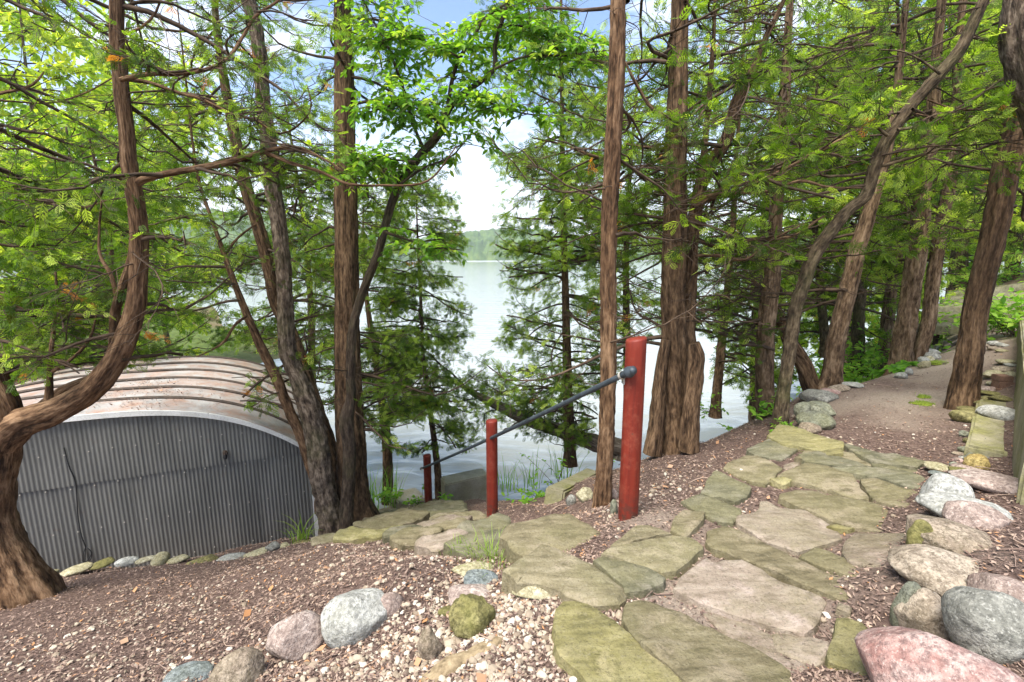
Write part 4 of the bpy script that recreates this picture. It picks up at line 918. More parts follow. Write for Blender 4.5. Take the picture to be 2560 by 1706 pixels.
def spray_template(kind):
    V, F = [], []
    def leaf(x, y, dx, dy, w, z=0):
        b = len(V); L = math.hypot(dx, dy); nx, ny = -dy / L * w, dx / L * w
        sg = 1 if dy >= 0 else -1
        V.extend([(x - nx * .35 * sg, y - ny * .35 * sg, z), (x + dx * .58 + 1.6 * nx * sg, y + dy * .58 + 1.6 * ny * sg, z - .03), (x + dx, y + dy, z - .08 * L)])
        F.append((b, b + 1, b + 2))
    if kind == 'fine':
        leaf(.0, 0, 1.0, 0, .045)
        for x, l in ((.12, .42), (.30, .46), (.5, .38), (.68, .26)):
            leaf(x, 0, l * .78, l * .55, .046, 0.01); leaf(x + .06, 0, l * .8, -l * .52, .046, -.01)
    elif kind == 'mid':
        leaf(0, 0, 1.0, 0, .07)
        for x, l in ((.15, .48), (.45, .42)):
            leaf(x, 0, l * .76, l * .58, .07, .01); leaf(x + .1, 0, l * .8, -l * .54, .07, -.01)
    elif kind == 'broad':                                  # one pointed leaf, folded along its midrib
        V.extend([(0, 0, 0), (.28, .20, .05), (.62, .19, .04), (1, 0, -.10), (.62, -.19, .04), (.28, -.20, .05), (.5, 0, -.02)])
        F.extend([(0, 6, 1), (1, 6, 2), (2, 6, 3), (3, 6, 4), (4, 6, 5), (5, 6, 0)])
    elif kind == 'leaf2':
        V.extend([(0, 0, 0), (.5, .24, .05), (1, 0, -.08), (.5, -.24, .05)]); F.extend([(0, 2, 1), (0, 3, 2)])
    return np.array(V, float), np.array(F)
SPR = {k: spray_template(k) for k in ('fine', 'mid', 'broad', 'leaf2')}
def place_sprays(kind, P, D, N, S, tint):
    TV, TF = SPR[kind]; n, m = len(P), len(TV)
    X = norm(D); Y = norm(np.cross(N, X)); Z = np.cross(X, Y)
    V = P[:, None] + S[:, None, None] * (TV[None, :, 0:1] * X[:, None] + TV[None, :, 1:2] * Y[:, None] + TV[None, :, 2:3] * Z[:, None])
    F = (TF[None] + (np.arange(n) * m)[:, None, None]).reshape(-1, 3)
    return V.reshape(-1, 3), F, np.repeat(tint, m)
def cedar_boughs(A, rad, r, n, rscale=1.0, L=(1.0, 2.4), el=(-.15, .5), droop=.55, up=.45, az=None, spread=1.0, nsec=11, nspr=10, kind='fine', size=(.07, .13), bare=.25, tint=(.45, .2), seclen=.36, lean=None):
    """A: anchor points (k,3); returns twig tubes and foliage"""
    k = r.integers(0, len(A), n); base = A[k]; br = rad[k]
    az0 = r.uniform(-math.pi, math.pi, n) if az is None else az + r.normal(0, spread, n)
    Ln = r.uniform(*L, n); e = r.uniform(*el, n); M = 10; t = np.linspace(0, 1, M)
    h = np.stack([np.sin(az0), np.cos(az0), 0 * az0], -1); side = np.stack([np.cos(az0), -np.sin(az0), 0 * az0], -1)
    w = r.normal(0, .10, (n, 1)) * np.sin(t * math.pi * r.uniform(.6, 1.6, (n, 1))) + r.normal(0, .05, (n, 1)) * np.sin(t * 7 + r.uniform(0, 6, (n, 1)))
    zz = np.tan(e)[:, None] * t - droop * r.uniform(.5, 1.4, (n, 1)) * t ** 1.6 + up * r.uniform(.3, 1.3, (n, 1)) * t ** 3.2 + r.normal(0, .02, (n, M)) * t
    C = base[:, None] + Ln[:, None, None] * (h[:, None] * (t * (1 - .12 * t))[None, :, None] + side[:, None] * w[..., None] + np.array([0, 0, 1.]) * zz[..., None])
    # cut each bough where it would cross open air
    ok = allowed(C); keep = np.cumprod(ok | (np.arange(M) < 2), 1).astype(bool); last = np.maximum(keep.sum(1) - 1, 1)
    good = keep[:, 3]; C, keep, last, Ln, az0, br = C[good], keep[good], last[good], Ln[good], az0[good], br[good]; n = len(C)
    if n == 0: return None
    idx = np.minimum(np.arange(M)[None], last[:, None]); Cc = np.take_along_axis(C, idx[..., None], 1)
    R0 = rscale * np.minimum(.0065 + .0075 * Ln, br * .6); R = R0[:, None] * (1 - .86 * t) * (np.arange(M)[None] <= last[:, None]) + .0012
    tv, tf = tubes(Cc, R, 4); TV, TF = [tv], [tf]; off = len(tv)
    # side twigs
    q = r.uniform(.12, .98, (n, nsec)); q = np.sort(q, 1); tl = last[:, None] / (M - 1); q = q * tl
    f = q * (M - 1); i = np.minimum(f.astype(int), M - 2); ww = (f - i)[..., None]
    bi = np.arange(n)[:, None]; S0 = C[bi, i] * (1 - ww) + C[bi, i + 1] * ww; Tg = norm(C[bi, i + 1] - C[bi, i])
    sg = np.where(np.arange(nsec) % 2, 1, -1)[None] * np.ones((n, 1)); ang = r.uniform(.45, 1.15, (n, nsec)) * sg
    hz = np.stack([Tg[..., 0], Tg[..., 1], 0 * q], -1); hz = norm(hz + 1e-6); pz = np.stack([hz[..., 1], -hz[..., 0], 0 * q], -1)
    d = hz * np.cos(ang)[..., None] + pz * np.sin(ang)[..., None]; d[..., 2] = Tg[..., 2] * .5 + r.normal(0, .28, (n, nsec)); d = norm(d)
    sl = Ln[:, None] * seclen * (1.08 - .7 * q / np.maximum(tl, .2)) * r.uniform(.55, 1.25, (n, nsec)) + .10
    m = 4; u_ = np.linspace(0, 1, m); B = n * nsec; d = d.reshape(B, 3); sl = sl.reshape(B); S0 = S0.reshape(B, 3); isbare = (q / np.maximum(tl, .2) < bare).reshape(B) & (r.random(B) < .85)
    wob = r.normal(0, .09, (B, 3)); dz = -r.uniform(.0, .35, B)
    K = S0[:, None] + sl[:, None, None] * (d[:, None] * u_[None, :, None] + wob[:, None] * np.sin(u_ * 3.0)[None, :, None] + np.array([0, 0, 1.]) * (dz[:, None] * u_ ** 1.8 )[..., None])
    a = allowed(K[:, -1]) & allowed(K[:, 2]); K, sl, isbare = K[a], sl[a], isbare[a]; B = len(K)
    if B:
        tv, tf = tubes(K, (.0022 + .0035 * sl)[:, None] * (1 - .75 * u_), 3); TV.append(tv); TF.append(tf + off); off += len(tv)
    # foliage sprays on live twigs, plus some along the bough ends
    L_ = ~isbare; K2, sl2 = K[L_], sl[L_]; B2 = len(K2); out = None
    if B2:
        ns_ = nspr; g = r.uniform(.12, 1.0, (B2, ns_)); ff = g * (m - 1); ii = np.minimum(ff.astype(int), m - 2); wq = (ff - ii)[..., None]; bb = np.arange(B2)[:, None]
        P = K2[bb, ii] * (1 - wq) + K2[bb, ii + 1] * wq; Dt = norm(K2[bb, ii + 1] - K2[bb, ii])
        rn = r.normal(0, 1, P.shape); D = Dt + .75 * rn; D[..., 2] -= r.uniform(.0, .55, g.shape); D = norm(D)
        N = np.array([0, 0, 1.]) + .55 * r.normal(0, 1, P.shape); S = 1.2 * r.uniform(*size, g.shape) * (1.15 - .3 * g)
        tw = np.clip(tint[0] - .04 + 1.35 * tint[1] * r.normal(0, 1, (B2, 1)) + .12 * r.normal(0, 1, g.shape), .03, 1.0)
        dead = r.random((B2, 1)) < .006; tw = np.where(dead, r.uniform(0, .018, g.shape), tw)
        P, D, N, S, tw = P.reshape(-1, 3), D.reshape(-1, 3), N.reshape(-1, 3), S.ravel(), tw.ravel()
        kk = r.random(len(P)) < np.clip(.35 + sl2.repeat(ns_) * 1.5, 0, 1)
        out = place_sprays(kind, P[kk], D[kk], N[kk], S[kk], tw[kk])
    return np.concatenate(TV), np.concatenate(TF), out
NTRI = [0]
def add_boughs(t, specs, leafmat=None):
    TVs, TFs, LV, LF, LT = [], [], [], [], []; a = b = 0
    for s in specs:
        o = cedar_boughs(**s)
        if o is None: continue
        TVs.append(o[0]); TFs.append(o[1] + a); a += len(o[0])
        if o[2] is not None: LV.append(o[2][0]); LF.append(o[2][1] + b); LT.append(o[2][2]); b += len(o[2][0])
    if TVs:
        o = part('twigs', np.concatenate(TVs), np.concatenate(TFs), TWIG, t, True); o['kind'] = 'stuff'; NTRI[0] += 2 * sum(len(x) for x in TFs)
    if LV:
        V = np.concatenate(LV); o = part('crown', V, np.concatenate(LF), leafmat or LEAF_CEDAR, t, False, dict(tint=np.concatenate(LT))); NTRI[0] += sum(len(x) for x in LF)
def anchors(P, z0=-9, z1=99, n=60):
    Q, _ = spline(P, n); k = (Q[:, 2] > z0) & (Q[:, 2] < z1); return Q[k, :3], Q[k, 3]
def make_trunk(t, name, P, bark, ns=36, step=.035, amp=.10, freq=5, flare=.0, seed=0, knob=0.0, stretch=.12):
    V, F, fl = limb_mesh(P, ns, step, amp, freq, stretch, flare, seed, knob); return part(name, V, F, bark, t, True, dict(flow=fl))
def root_down(P, d=.25): return np.concatenate([[[P[0, 0], P[0, 1], P[0, 2] - d, P[0, 3] * 1.1]], P])
TREES = {}
def tree(key, label, pts, bark, y0=None, dd=0.0, base=None, name='cedar_tree', extend=2.5, flare=.35, amp=.10, freq=5, knob=0.0, seed=0, ns=36, step=.035, cat='tree', group=None, limbs=(), root=.25):
    if y0 is None: b = hit(pts[0][0], pts[0][1]); y0 = b[1]
    P = trace(pts, y0, dd)
    if extend:                                             # grow on above the picture
        d = norm(P[-1, :3] - P[-2, :3]) * .6 + np.array([0, 0, .4]); d = d / np.linalg.norm(d)
        P = np.concatenate([P, [[*(P[-1, :3] + d * extend * .5), P[-1, 3] * .8], [*(P[-1, :3] + d * extend), P[-1, 3] * .45]]])
    t = thing(name, label, cat, P[0, :3], group)
    make_trunk(t, 'trunk', root_down(P, root), bark, ns, step, amp, freq, flare, seed, knob)
    L = []
    for k, (lp, ly) in enumerate(limbs):
        Q = trace(lp, y0 if ly is None else y0 + ly); L.append(Q)
        thick = max(p[2] for p in lp) > 16
        make_trunk(t, 'limb', Q, bark, 22 if thick else 9, .05 if thick else .06, amp if thick else .05, freq, 0, seed + 20 + k, knob if thick else 0)
    TREES[key] = (t, P, L); return t, P, L

# A: bent cedar at the left edge
tree('A', 'bent red brown cedar at the left edge curving over the boathouse',
 [(70,1500,120),(30,1420,100),(-12,1320,90),(-18,1220,90),(-5,1120,95),(0,1050,90),(-30,960,80),(-80,850,70),(-110,700,60),(-120,400,55),(-110,0,50)], BARK_RED, flare=.5, seed=2, limbs=[
 ([(0,1110,80),(45,1064,74),(146,1024,64),(219,980,58),(274,925,54),(310,860,50),(329,808,46),(340,765,44),(345,706,40),(349,633,38),(347,560,37),(342,520,36),(334,475,37),(322,402,35),(316,329,34),(307,256,34),(300,183,34),(292,91,33),(291,0,33),(295,-150,30),(310,-350,20)],None),
 ([(330,468,26),(345,456,20),(384,442,17),(475,424,15),(585,402,13),(672,376,10),(749,371,8),(804,395,6),(859,428,4)],None),
 ([(660,380,10),(731,409,9),(804,431,8),(859,457,7),(960,464,6),(1069,453,5),(1142,365,3)],.0),
 ([(302,200,13),(365,186,11),(438,186,10),(512,175,9),(566,150,9),(603,99,8),(643,36,7),(694,4,6),(740,-60,3)],-.1),
 ([(305,198,12),(365,205,10),(438,230,9),(512,252,8),(548,270,8),(585,289,7),(647,303,6),(676,329,6),(705,334,5),(749,311,5),(778,270,4),(767,212,3)],.05),
 ([(300,88,9),(347,73,7),(384,40,6),(402,0,5),(410,-60,3)],.0),
 ([(268,925,24),(281,870,20),(289,779,22),(307,717,20),(325,651,15),(329,597,11),(322,520,7)],.15),
 ([(290,735,12),(278,688,10),(252,644,8),(248,578,6),(255,500,4)],.15),
 ([(120,1030,22),(124,962,15),(126,907,11),(135,816,9),(142,743,7),(139,680,5)],.12),
 ([(130,930,10),(190,889,8),(226,845,7),(241,786,4)],.12),
 ([(105,1030,44),(150,985,30),(235,942,16)],.25),
 ([(-60,700,12),(0,743,9),(73,779,8),(110,779,7),(135,750,5)],.3),
 ([(-100,440,12),(0,468,9),(91,500,8),(212,519,6),(270,500,3)],.3),
 ([(-110,260,10),(0,234,8),(91,205,6),(110,180,3)],.3),([(-110,250,8),(0,252,5),(139,256,4),(219,230,4),(290,190,3)],.3)])
# B: forked group in the middle left
tree('B4', 'thick straight cedar trunk of the forked group above the stairs', [(890,1296,100),(886,1260,84),(880,1150,72),(872,1000,66),(868,800,60),(866,600,56),(863,330,50),(858,100,44),(856,-100,40)], BARK_CEDAR, y0=5.75, flare=.5, seed=3)
tree('B2', 'rough shaggy barked tree leaning left from the forked group', [(832,1310,62),(819,1259,55),(801,1167,54),(793,1108,52),(778,1035,50),(753,962,44),(722,889,40),(715,779,38),(709,670,37),(698,566,36),(683,475,36),(674,402,36),(669,329,35),(658,256,34),(654,183,34),(640,73,33),(621,0,32),(600,-120,28)], BARK_GREY, y0=5.45, flare=.3, amp=.15, freq=6, seed=4)
tree('B3', 'dark cedar trunk behind the shaggy barked tree', [(850,1290,50),(835,1200,42),(819,1108,40),(793,1035,38),(753,907,34),(712,800,32),(691,761,31),(676,688,31),(654,597,30),(640,548,29),(607,439,28),(588,347,26),(570,256,23),(552,146,18),(537,18,15),(530,-100,12)], BARK_CEDAR, y0=6.0, flare=.2, seed=5)
tree('B1', 'slender reddish leaning trunk in front of the boathouse roof', [(800,1235,30),(775,1160,27),(753,1090,26),(727,1035,25),(694,951,24),(654,871,22),(614,779,18),(585,706,15),(559,633,12),(534,560,10),(505,480,8),(485,380,6),(470,250,5)], BARK_RED, y0=5.5, extend=1.0, flare=.1, seed=6, ns=20,
 limbs=[([(618,790,8),(590,810,7),(560,855,6),(520,880,4),(490,893,3)],-.1),([(560,640,7),(590,600,6),(640,560,4)],.1)])
B5L = [([(1120,262,12),(1135,183,10),(1153,139,10),(1183,95,9),(1208,51,8),(1267,7,6),(1310,-60,4)],-.1),
 ([(1060,378,10),(1029,300,8),(1007,219,7),(985,157,7),(971,117,6),(952,88,5),(927,37,4),(908,0,4),(890,-80,3)],.1),
 ([(1237,172,7),(1307,143,5),(1398,139,4),(1522,126,3)],-.2),([(1000,460,8),(1060,420,6),(1130,390,4),(1180,330,3)],-.2),
 ([(960,580,8),(1020,600,6),(1090,620,4),(1150,625,3)],-.25),([(1110,320,7),(1060,280,5),(1000,260,4),(930,280,3)],-.3),([(1040,405,7),(960,400,5),(900,410,4),(840,440,3)],-.3),
 ([(1160,236,6),(1230,260,5),(1290,280,4),(1350,290,3)],-.3),([(1150,145,6),(1080,110,5),(1000,90,4),(940,120,3)],-.2),([(1250,60,6),(1320,70,5),(1390,110,3)],-.1)]
tree('B5', 'dark crooked broad leaved tree hugging the thick straight cedar', [(866,1306,34),(872,1200,30),(872,1108,30),(866,1050,34),(876,1000,25),(876,925,23),(883,816,23),(912,717,21),(945,633,20),(963,566,20),(985,493,20),(1033,409,22),(1069,369,20),(1106,322,18),(1120,278,16),(1153,238,14),(1201,205,13),(1237,168,12),(1237,121,11),(1252,62,10),(1274,0,9),(1290,-80,7)], BARK_DARK, y0=5.35, name='broadleaf_tree', extend=1.2, flare=.2, seed=7, ns=22, limbs=B5L)
# C, K: small conifer and leaning tree by the water
tree('C', 'small dark green cedar behind the smallest red post', [(1098,1246,22),(1094,1180,18),(1088,1120,16),(1069,980,12),(1058,889,10),(1055,816,8),(1050,720,7),(1045,620,5),(1042,540,4)], BARK_CEDAR, y0=8.0, extend=.6, flare=.1, seed=8, ns=16)
tree('K', 'fallen cedar leaning out over the bright water', [(1560,1132,48),(1490,1108,42),(1400,1076,36),(1306,1046,28),(1240,1012,24),(1197,991,18),(1160,970,10),(1120,940,4)], BARK_DEAD, y0=8.2, dd=0, extend=0, flare=.1, seed=9, ns=20, root=.1)
tree('K2', 'thin upright cedar between the lake gap and the slim trunk', [(1425,1130,30),(1420,1000,26),(1415,800,20),(1410,600,16),(1406,400,13),(1405,250,10),(1403,100,8)], BARK_CEDAR, y0=8.0, extend=1.5, flare=.2, seed=10, ns=18)
# D: slim trunk by the tallest post
tree('D', 'slim straight cedar trunk just left of the tallest red post', [(1506,1264,50),(1510,1200,42),(1515,1126,40),(1519,1000,40),(1522,816,40),(1521,650,40),(1523,566,41),(1533,365,40),(1541,219,39),(1546,0,38),(1549,-150,36)], BARK_RED, flare=.35, seed=11, amp=.13)
# E: many stemmed cedar
tree('E1', 'massive many stemmed cedar behind the tallest red post', [(1688,1128,70),(1687,1060,62),(1686,950,60),(1682,800,58),(1685,600,56),(1690,400,52),(1695,200,46),(1700,0,40),(1702,-150,38)], BARK_CEDAR, flare=.3, seed=12, amp=.14, limbs=[
 ([(1722,900,36),(1724,800,32),(1727,700,30),(1732,600,30),(1762,439,31),(1817,347,30),(1843,256,28),(1868,205,25),(1897,146,17),(1916,91,14),(1938,48,12),(1960,0,9),(1985,-80,6)],.1),
 ([(1730,560,20),(1755,420,17),(1769,292,14),(1777,183,12),(1784,91,9),(1788,0,7)],.3),
 ([(1630,1134,44),(1636,1100,40),(1646,998,33),(1652,925,28),(1664,850,22)],-.1),
 ([(1722,1126,50),(1727,1035,42),(1739,925,42),(1741,885,40),(1736,858,28)],-.22),
 ([(1735,520,15),(1762,504,14),(1846,479,12),(1919,446,11),(1978,413,11),(2029,387,10),(2087,358,10),(2150,322,8),(2212,292,6)],-.15),
 ([(1740,500,10),(1791,486,9),(1919,479,8),(2014,453,8),(2051,464,6),(2157,471,4)],-.25),
 ([(1690,300,14),(1640,280,10),(1590,210,8),(1560,150,5)],-.1),([(1690,500,14),(1640,470,12),(1560,410,10),(1480,390,8),(1400,360,5),(1330,345,3)],.1),([(1690,380,12),(1620,370,9),(1560,360,6)],.2),
 ([(1745,600,12),(1800,620,10),(1880,600,9),(1980,590,8),(2060,540,5)],-.1),([(1735,640,10),(1800,640,9),(1860,650,8),(1930,600,7),(2010,560,5)],-.2)])
tree('F1', 'straight grey brown cedar left of the knobbly leaning trunk', [(1913,1042,54),(1912,980,44),(1912,889,42),(1919,779,40),(1930,688,38),(1934,597,34),(1945,480,30),(1956,365,28),(1963,238,25),(1968,120,20),(1975,0,16)], BARK_CEDAR_FAR, flare=.45, seed=13)
tree('F2', 'knobbly olive barked tree leaning far to the right over the path', [(1949,1070,40),(1956,999,32),(1967,925,30),(1978,852,30),(1992,761,30),(2011,706,30),(2029,651,32),(2055,608,32),(2087,566,30),(2120,526,28),(2161,493,29),(2186,420,28),(2212,358,28),(2241,314,28),(2285,256,28),(2351,183,28),(2402,121,28),(2431,62,26),(2460,0,24),(2500,-90,20)], BARK_OLIVE, name='leaning_tree', flare=.15, seed=14, knob=.16, amp=.06, extend=1.5, limbs=[
 ([(2219,340,8),(2139,278,6),(2084,256,5),(2022,245,4),(1956,219,3)],-.1),([(2244,325,8),(2321,311,7),(2394,270,6),(2449,238,5),(2515,190,4)],-.1),
 ([(2186,430,9),(2100,440,7),(2050,435,5),(2045,425,3)],.1),([(2190,420,8),(2260,400,8),(2330,380,7),(2413,347,6),(2533,270,5)],.0),([(2350,185,7),(2300,150,5),(2260,130,4),(2200,125,3)],-.1)])
tree('G1', 'stout cedar leaning right behind the path edge stones', [(2074,972,60),(2078,950,50),(2087,871,44),(2106,779,40),(2128,688,38),(2146,615,36),(2164,560,34),(2182,500,30),(2204,431,26),(2225,340,22),(2245,200,18),(2260,50,14)], BARK_CEDAR_FAR, flare=.3, seed=15)
tree('G2', 'cedar leaning left out of the same root as the stout one', [(2035,978,46),(2025,960,42),(2011,918,38),(1978,863,34),(1956,816,27),(1945,779,20),(1920,740,14),(1880,700,8)], BARK_CEDAR, y0=6.05, extend=0, flare=.1, seed=16)
tree('H1', 'broad fluted cedar standing by the broad leaved plants', [(2250,922,52),(2252,900,46),(2259,852,43),(2274,743,40),(2288,651,38),(2299,560,37),(2306,480,32),(2314,439,32),(2330,300,26),(2345,100,20)], BARK_CEDAR_FAR, flare=.3, seed=17, amp=.2, freq=3.5)
tree('H2', 'pale fluted cedar just behind the broad fluted one', [(2296,900,34),(2299,880,31),(2318,816,30),(2329,724,29),(2343,633,28),(2354,560,27),(2370,480,28),(2385,350,22),(2395,150,16)], BARK_CEDAR_FAR, flare=.25, seed=18, amp=.15, freq=4)
tree('I', 'dark cedar trunk leaning right on the house side of the path', [(2403,1018,64),(2408,985,58),(2424,889,53),(2438,779,50),(2464,670,50),(2489,566,51),(2515,420,53),(2537,329,53),(2556,240,52),(2580,100,48),(2600,-50,44)], BARK_DARK if False else BARK_CEDAR, flare=.25, seed=19, amp=.13, limbs=[([(2545,262,9),(2440,275,7),(2380,272,6),(2320,250,4)],-.1),([(2540,268,9),(2470,300,7),(2360,300,6),(2290,285,4)],-.15)])
tree('I2', 'rough grey barked trunk cut off by the upper right corner', [(2740,1050,120),(2720,800,108),(2690,560,100),(2640,340,95),(2605,240,96),(2578,160,98),(2566,60,98),(2575,0,98),(2590,-100,96)], BARK_GREY, y0=3.9, dd=0, flare=.2, amp=.16, freq=7, seed=21, name='rough_barked_tree')
# background trunks along the shore
tree('J1', 'mossy trunk far behind the stout cedar near the water', [(2140,905,34),(2145,820,30),(2150,740,26),(2160,640,22),(2175,500,18)], BARK_OLIVE, y0=8.6, flare=.2, seed=22, ns=16)
tree('J2', 'thin mossy trunk between the two leaning cedars', [(2062,860,24),(2056,780,20),(2048,690,17),(2040,600,14),(2036,450,10)], BARK_OLIVE, y0=8.8, flare=.2, seed=23, ns=16)
tree('J3', 'thin dark cedar behind the massive many stemmed one', [(1790,1010,26),(1800,900,22),(1815,760,18),(1830,600,15),(1840,420,11),(1850,250,8)], BARK_CEDAR, y0=8.4, flare=.2, seed=24, ns=16)
tree('J4', 'dark trunk at the far end of the path', [(2520,740,34),(2530,680,30),(2540,600,28),(2545,500,24),(2550,300,20)], BARK_CEDAR, y0=13, flare=.2, seed=25, ns=16)
tree('J5', 'distant cedar beyond the short dark post', [(2395,800,30),(2400,720,28),(2408,600,25),(2415,450,20),(2420,250,14)], BARK_CEDAR_FAR, y0=13.5, flare=.2, seed=26, ns=16)
print('trunks', time.time() - T0)

def S(A, r, n, **k): return dict(A=A[0], rad=A[1], r=r, n=n, **k)
R_ = rs(2024)
def crown(key, specs, mat=None):
    t, P, L = TREES[key]; add_boughs(t, [S(anchors(np.asarray(a), z0, z1), R_, n, **k) for (a, z0, z1, n, k) in specs], mat)
def P_(key): return TREES[key][1]
def L_(key, i): return TREES[key][2][i]
TL, TR = -math.pi / 2, math.pi / 2
crown('A', [(L_('A', 0), .2, 5, 26, dict(L=(.6, 1.7), az=-.1, spread=1.5, nspr=12, bare=.45, size=(.045, .085), tint=(.5, .2))),
            (L_('A', 1), -9, 9, 14, dict(L=(.4, 1.0), nspr=11, bare=.4, size=(.045, .08))), (L_('A', 3), -9, 9, 10, dict(L=(.4, .9), nspr=11, bare=.4, size=(.045, .08))), (L_('A', 4), -9, 9, 10, dict(L=(.4, .9), nspr=6, bare=.5, size=(.045, .08))),
            (P_('A'), -.6, 5, 34, dict(L=(.8, 2.2), az=.9, spread=.9, nspr=10, size=(.05, .09), tint=(.5, .2))),
            (L_('A', 8), -9, 9, 6, dict(L=(.3, .7), nspr=12, size=(.045, .08))), (L_('A', 9), -9, 9, 5, dict(L=(.3, .6), nspr=12, size=(.045, .08))), (L_('A', 12), -9, 9, 10, dict(L=(.4, 1.1), nspr=12)), (L_('A', 11), -9, 9, 8, dict(L=(.4, .9), nspr=12))])
crown('B3', [(P_('B3'), .2, 6, 46, dict(L=(.8, 2.2), az=-.6, spread=1.6, nspr=10, bare=.35))])
crown('B1', [(P_('B1'), -.6, 4, 30, dict(L=(.5, 1.5), az=TL, spread=1.2, nspr=9, bare=.35))])
crown('B4', [(P_('B4'), -.8, 5.5, 44, dict(L=(.7, 2.0), az=.2, spread=1.5, nspr=9, bare=.4)), (P_('B4'), -1.0, .6, 14, dict(L=(.7, 1.6), az=.9, spread=.7, nspr=11, bare=.2))])
crown('C', [(P_('C'), -2.0, 3.0, 115, dict(L=(.6, 1.7), nspr=13, bare=.12, size=(.07, .13), tint=(.58, .2)))])
crown('K', [(P_('K'), -9, 9, 22, dict(L=(.7, 1.5), el=(.1, .9), nspr=11, bare=.2))])
crown('K2', [(P_('K2'), -2.0, 5.0, 150, dict(L=(.8, 2.1), nspr=13, bare=.15, size=(.07, .13), tint=(.62, .2)))])
crown('D', [(P_('D'), 1.2, 5, 12, dict(L=(.5, 1.3), nspr=4, bare=.7, az=0, spread=1.4))])
crown('E1', [(P_('E1'), .0, 5, 22, dict(tint=(.62, .2), L=(.8, 2.2), az=.2, spread=1.5, nspr=9, bare=.35)), (L_('E1', 0), .6, 6, 18, dict(tint=(.62, .2), L=(.7, 2.0), nspr=9, bare=.4, az=.4, spread=1.5)), (L_('E1', 4), -9, 9, 16, dict(L=(.4, 1.2), nspr=8, bare=.45)), (L_('E1', 9), -9, 9, 12, dict(L=(.4, 1.1), nspr=8, bare=.45)), (L_('E1', 7), -9, 9, 14, dict(L=(.4, 1.1), nspr=9)), (L_('E1', 1), 1.0, 6, 14, dict(L=(.5, 1.2), nspr=8))])
crown('F1', [(P_('F1'), .4, 6, 26, dict(L=(.8, 2.2), az=-.3, spread=1.7, nspr=8, bare=.5, tint=(.55, .2))), (P_('F1'), .1, .8, 16, dict(L=(.8, 1.9), az=TL, spread=.6, nspr=7, bare=.6))])
crown('F2', [(P_('F2')[8:], -9, 9, 12, dict(L=(.5, 1.3), nspr=7, bare=.5, tint=(.6, .2), az=.6, spread=1.0)), (L_('F2', 3), -9, 9, 8, dict(L=(.4, 1.0), nspr=9, tint=(.6, .2))), (L_('F2', 1), -9, 9, 7, dict(L=(.4, 1.0), nspr=9, tint=(.6, .2))), (L_('F2', 0), -9, 9, 6, dict(L=(.4, 1.0), nspr=8, tint=(.6, .2)))])
crown('G1', [(P_('G1'), .8, 6, 26, dict(az=.2, spread=1.6, L=(.8, 2.1), nspr=9, bare=.4, tint=(.6, .2), size=(.07, .13)))])
crown('G2', [(P_('G2'), .2, 6, 18, dict(L=(.7, 1.5), az=TL, spread=.8, nspr=6, bare=.6))])
crown('H1', [(P_('H1'), .9, 7, 36, dict(L=(.9, 2.4), nspr=10, bare=.3, tint=(.62, .2), kind='mid', size=(.09, .15)))])
crown('H2', [(P_('H2'), 1.0, 7, 36, dict(L=(.9, 2.4), nspr=10, bare=.3, tint=(.64, .2), kind='mid', size=(.09, .15)))])
crown('I', [(P_('I'), 1.6, 5, 16, dict(L=(.6, 1.5), nspr=9, bare=.3, tint=(.6, .2), az=.1, spread=1.3))])
crown('J1', [(P_('J1'), .2, 6, 50, dict(L=(.9, 2.2), nspr=10, kind='mid', size=(.09, .16), tint=(.62, .2)))])
crown('J2', [(P_('J2'), .0, 6, 50, dict(L=(.9, 2.2), nspr=10, kind='mid', size=(.09, .16), tint=(.55, .2)))])
crown('J3', [(P_('J3'), -.6, 6, 44, dict(L=(.9, 2.3), nspr=10, kind='mid', size=(.09, .16), tint=(.66, .2)))])
crown('J4', [(P_('J4'), 1.5, 9, 60, dict(L=(1.2, 3.0), nspr=10, kind='mid', size=(.12, .22), tint=(.8, .2)))])
crown('J5', [(P_('J5'), 1.2, 9, 60, dict(L=(1.2, 3.0), nspr=10, kind='mid', size=(.12, .22), tint=(.7, .2)))])
BARE = dict(bare=2.0, nspr=1, size=(.05, .06), rscale=.45)
for key, n1, n2, az in (('A', 0, 10, None), ('B4', 12, 14, None), ('B3', 8, 14, None), ('D', 14, 10, None), ('E1', 14, 26, None), ('F1', 14, 34, None), ('G1', 16, 34, None), ('G2', 6, 16, None), ('H1', 12, 26, None), ('H2', 10, 20, None), ('I', 12, 10, None), ('F2', 10, 14, None)):
    t, P, L = TREES[key]; sp = []
    if n1: sp.append(S(anchors(P, P[0, 2] + .5, 5), R_, n1, L=(.06, .3), nsec=2, **BARE))
    if n2: sp.append(S(anchors(P, P[0, 2] + 1.0, 5), R_, n2, L=(.6, 1.7), nsec=13, droop=.3, up=.55, el=(-.2, .5), **BARE))
    if key == 'A': sp.append(S(anchors(L[0], -.6, 5), R_, 16, L=(.06, .3), nsec=2, **BARE)); sp.append(S(anchors(L[0], .2, 5), R_, 12, L=(.5, 1.4), nsec=12, **BARE))
    if key == 'E1': sp.append(S(anchors(L[0], .2, 5), R_, 26, L=(.5, 1.6), nsec=13, **BARE))
    add_boughs(t, sp)
print('crowns', time.time() - T0, NTRI)

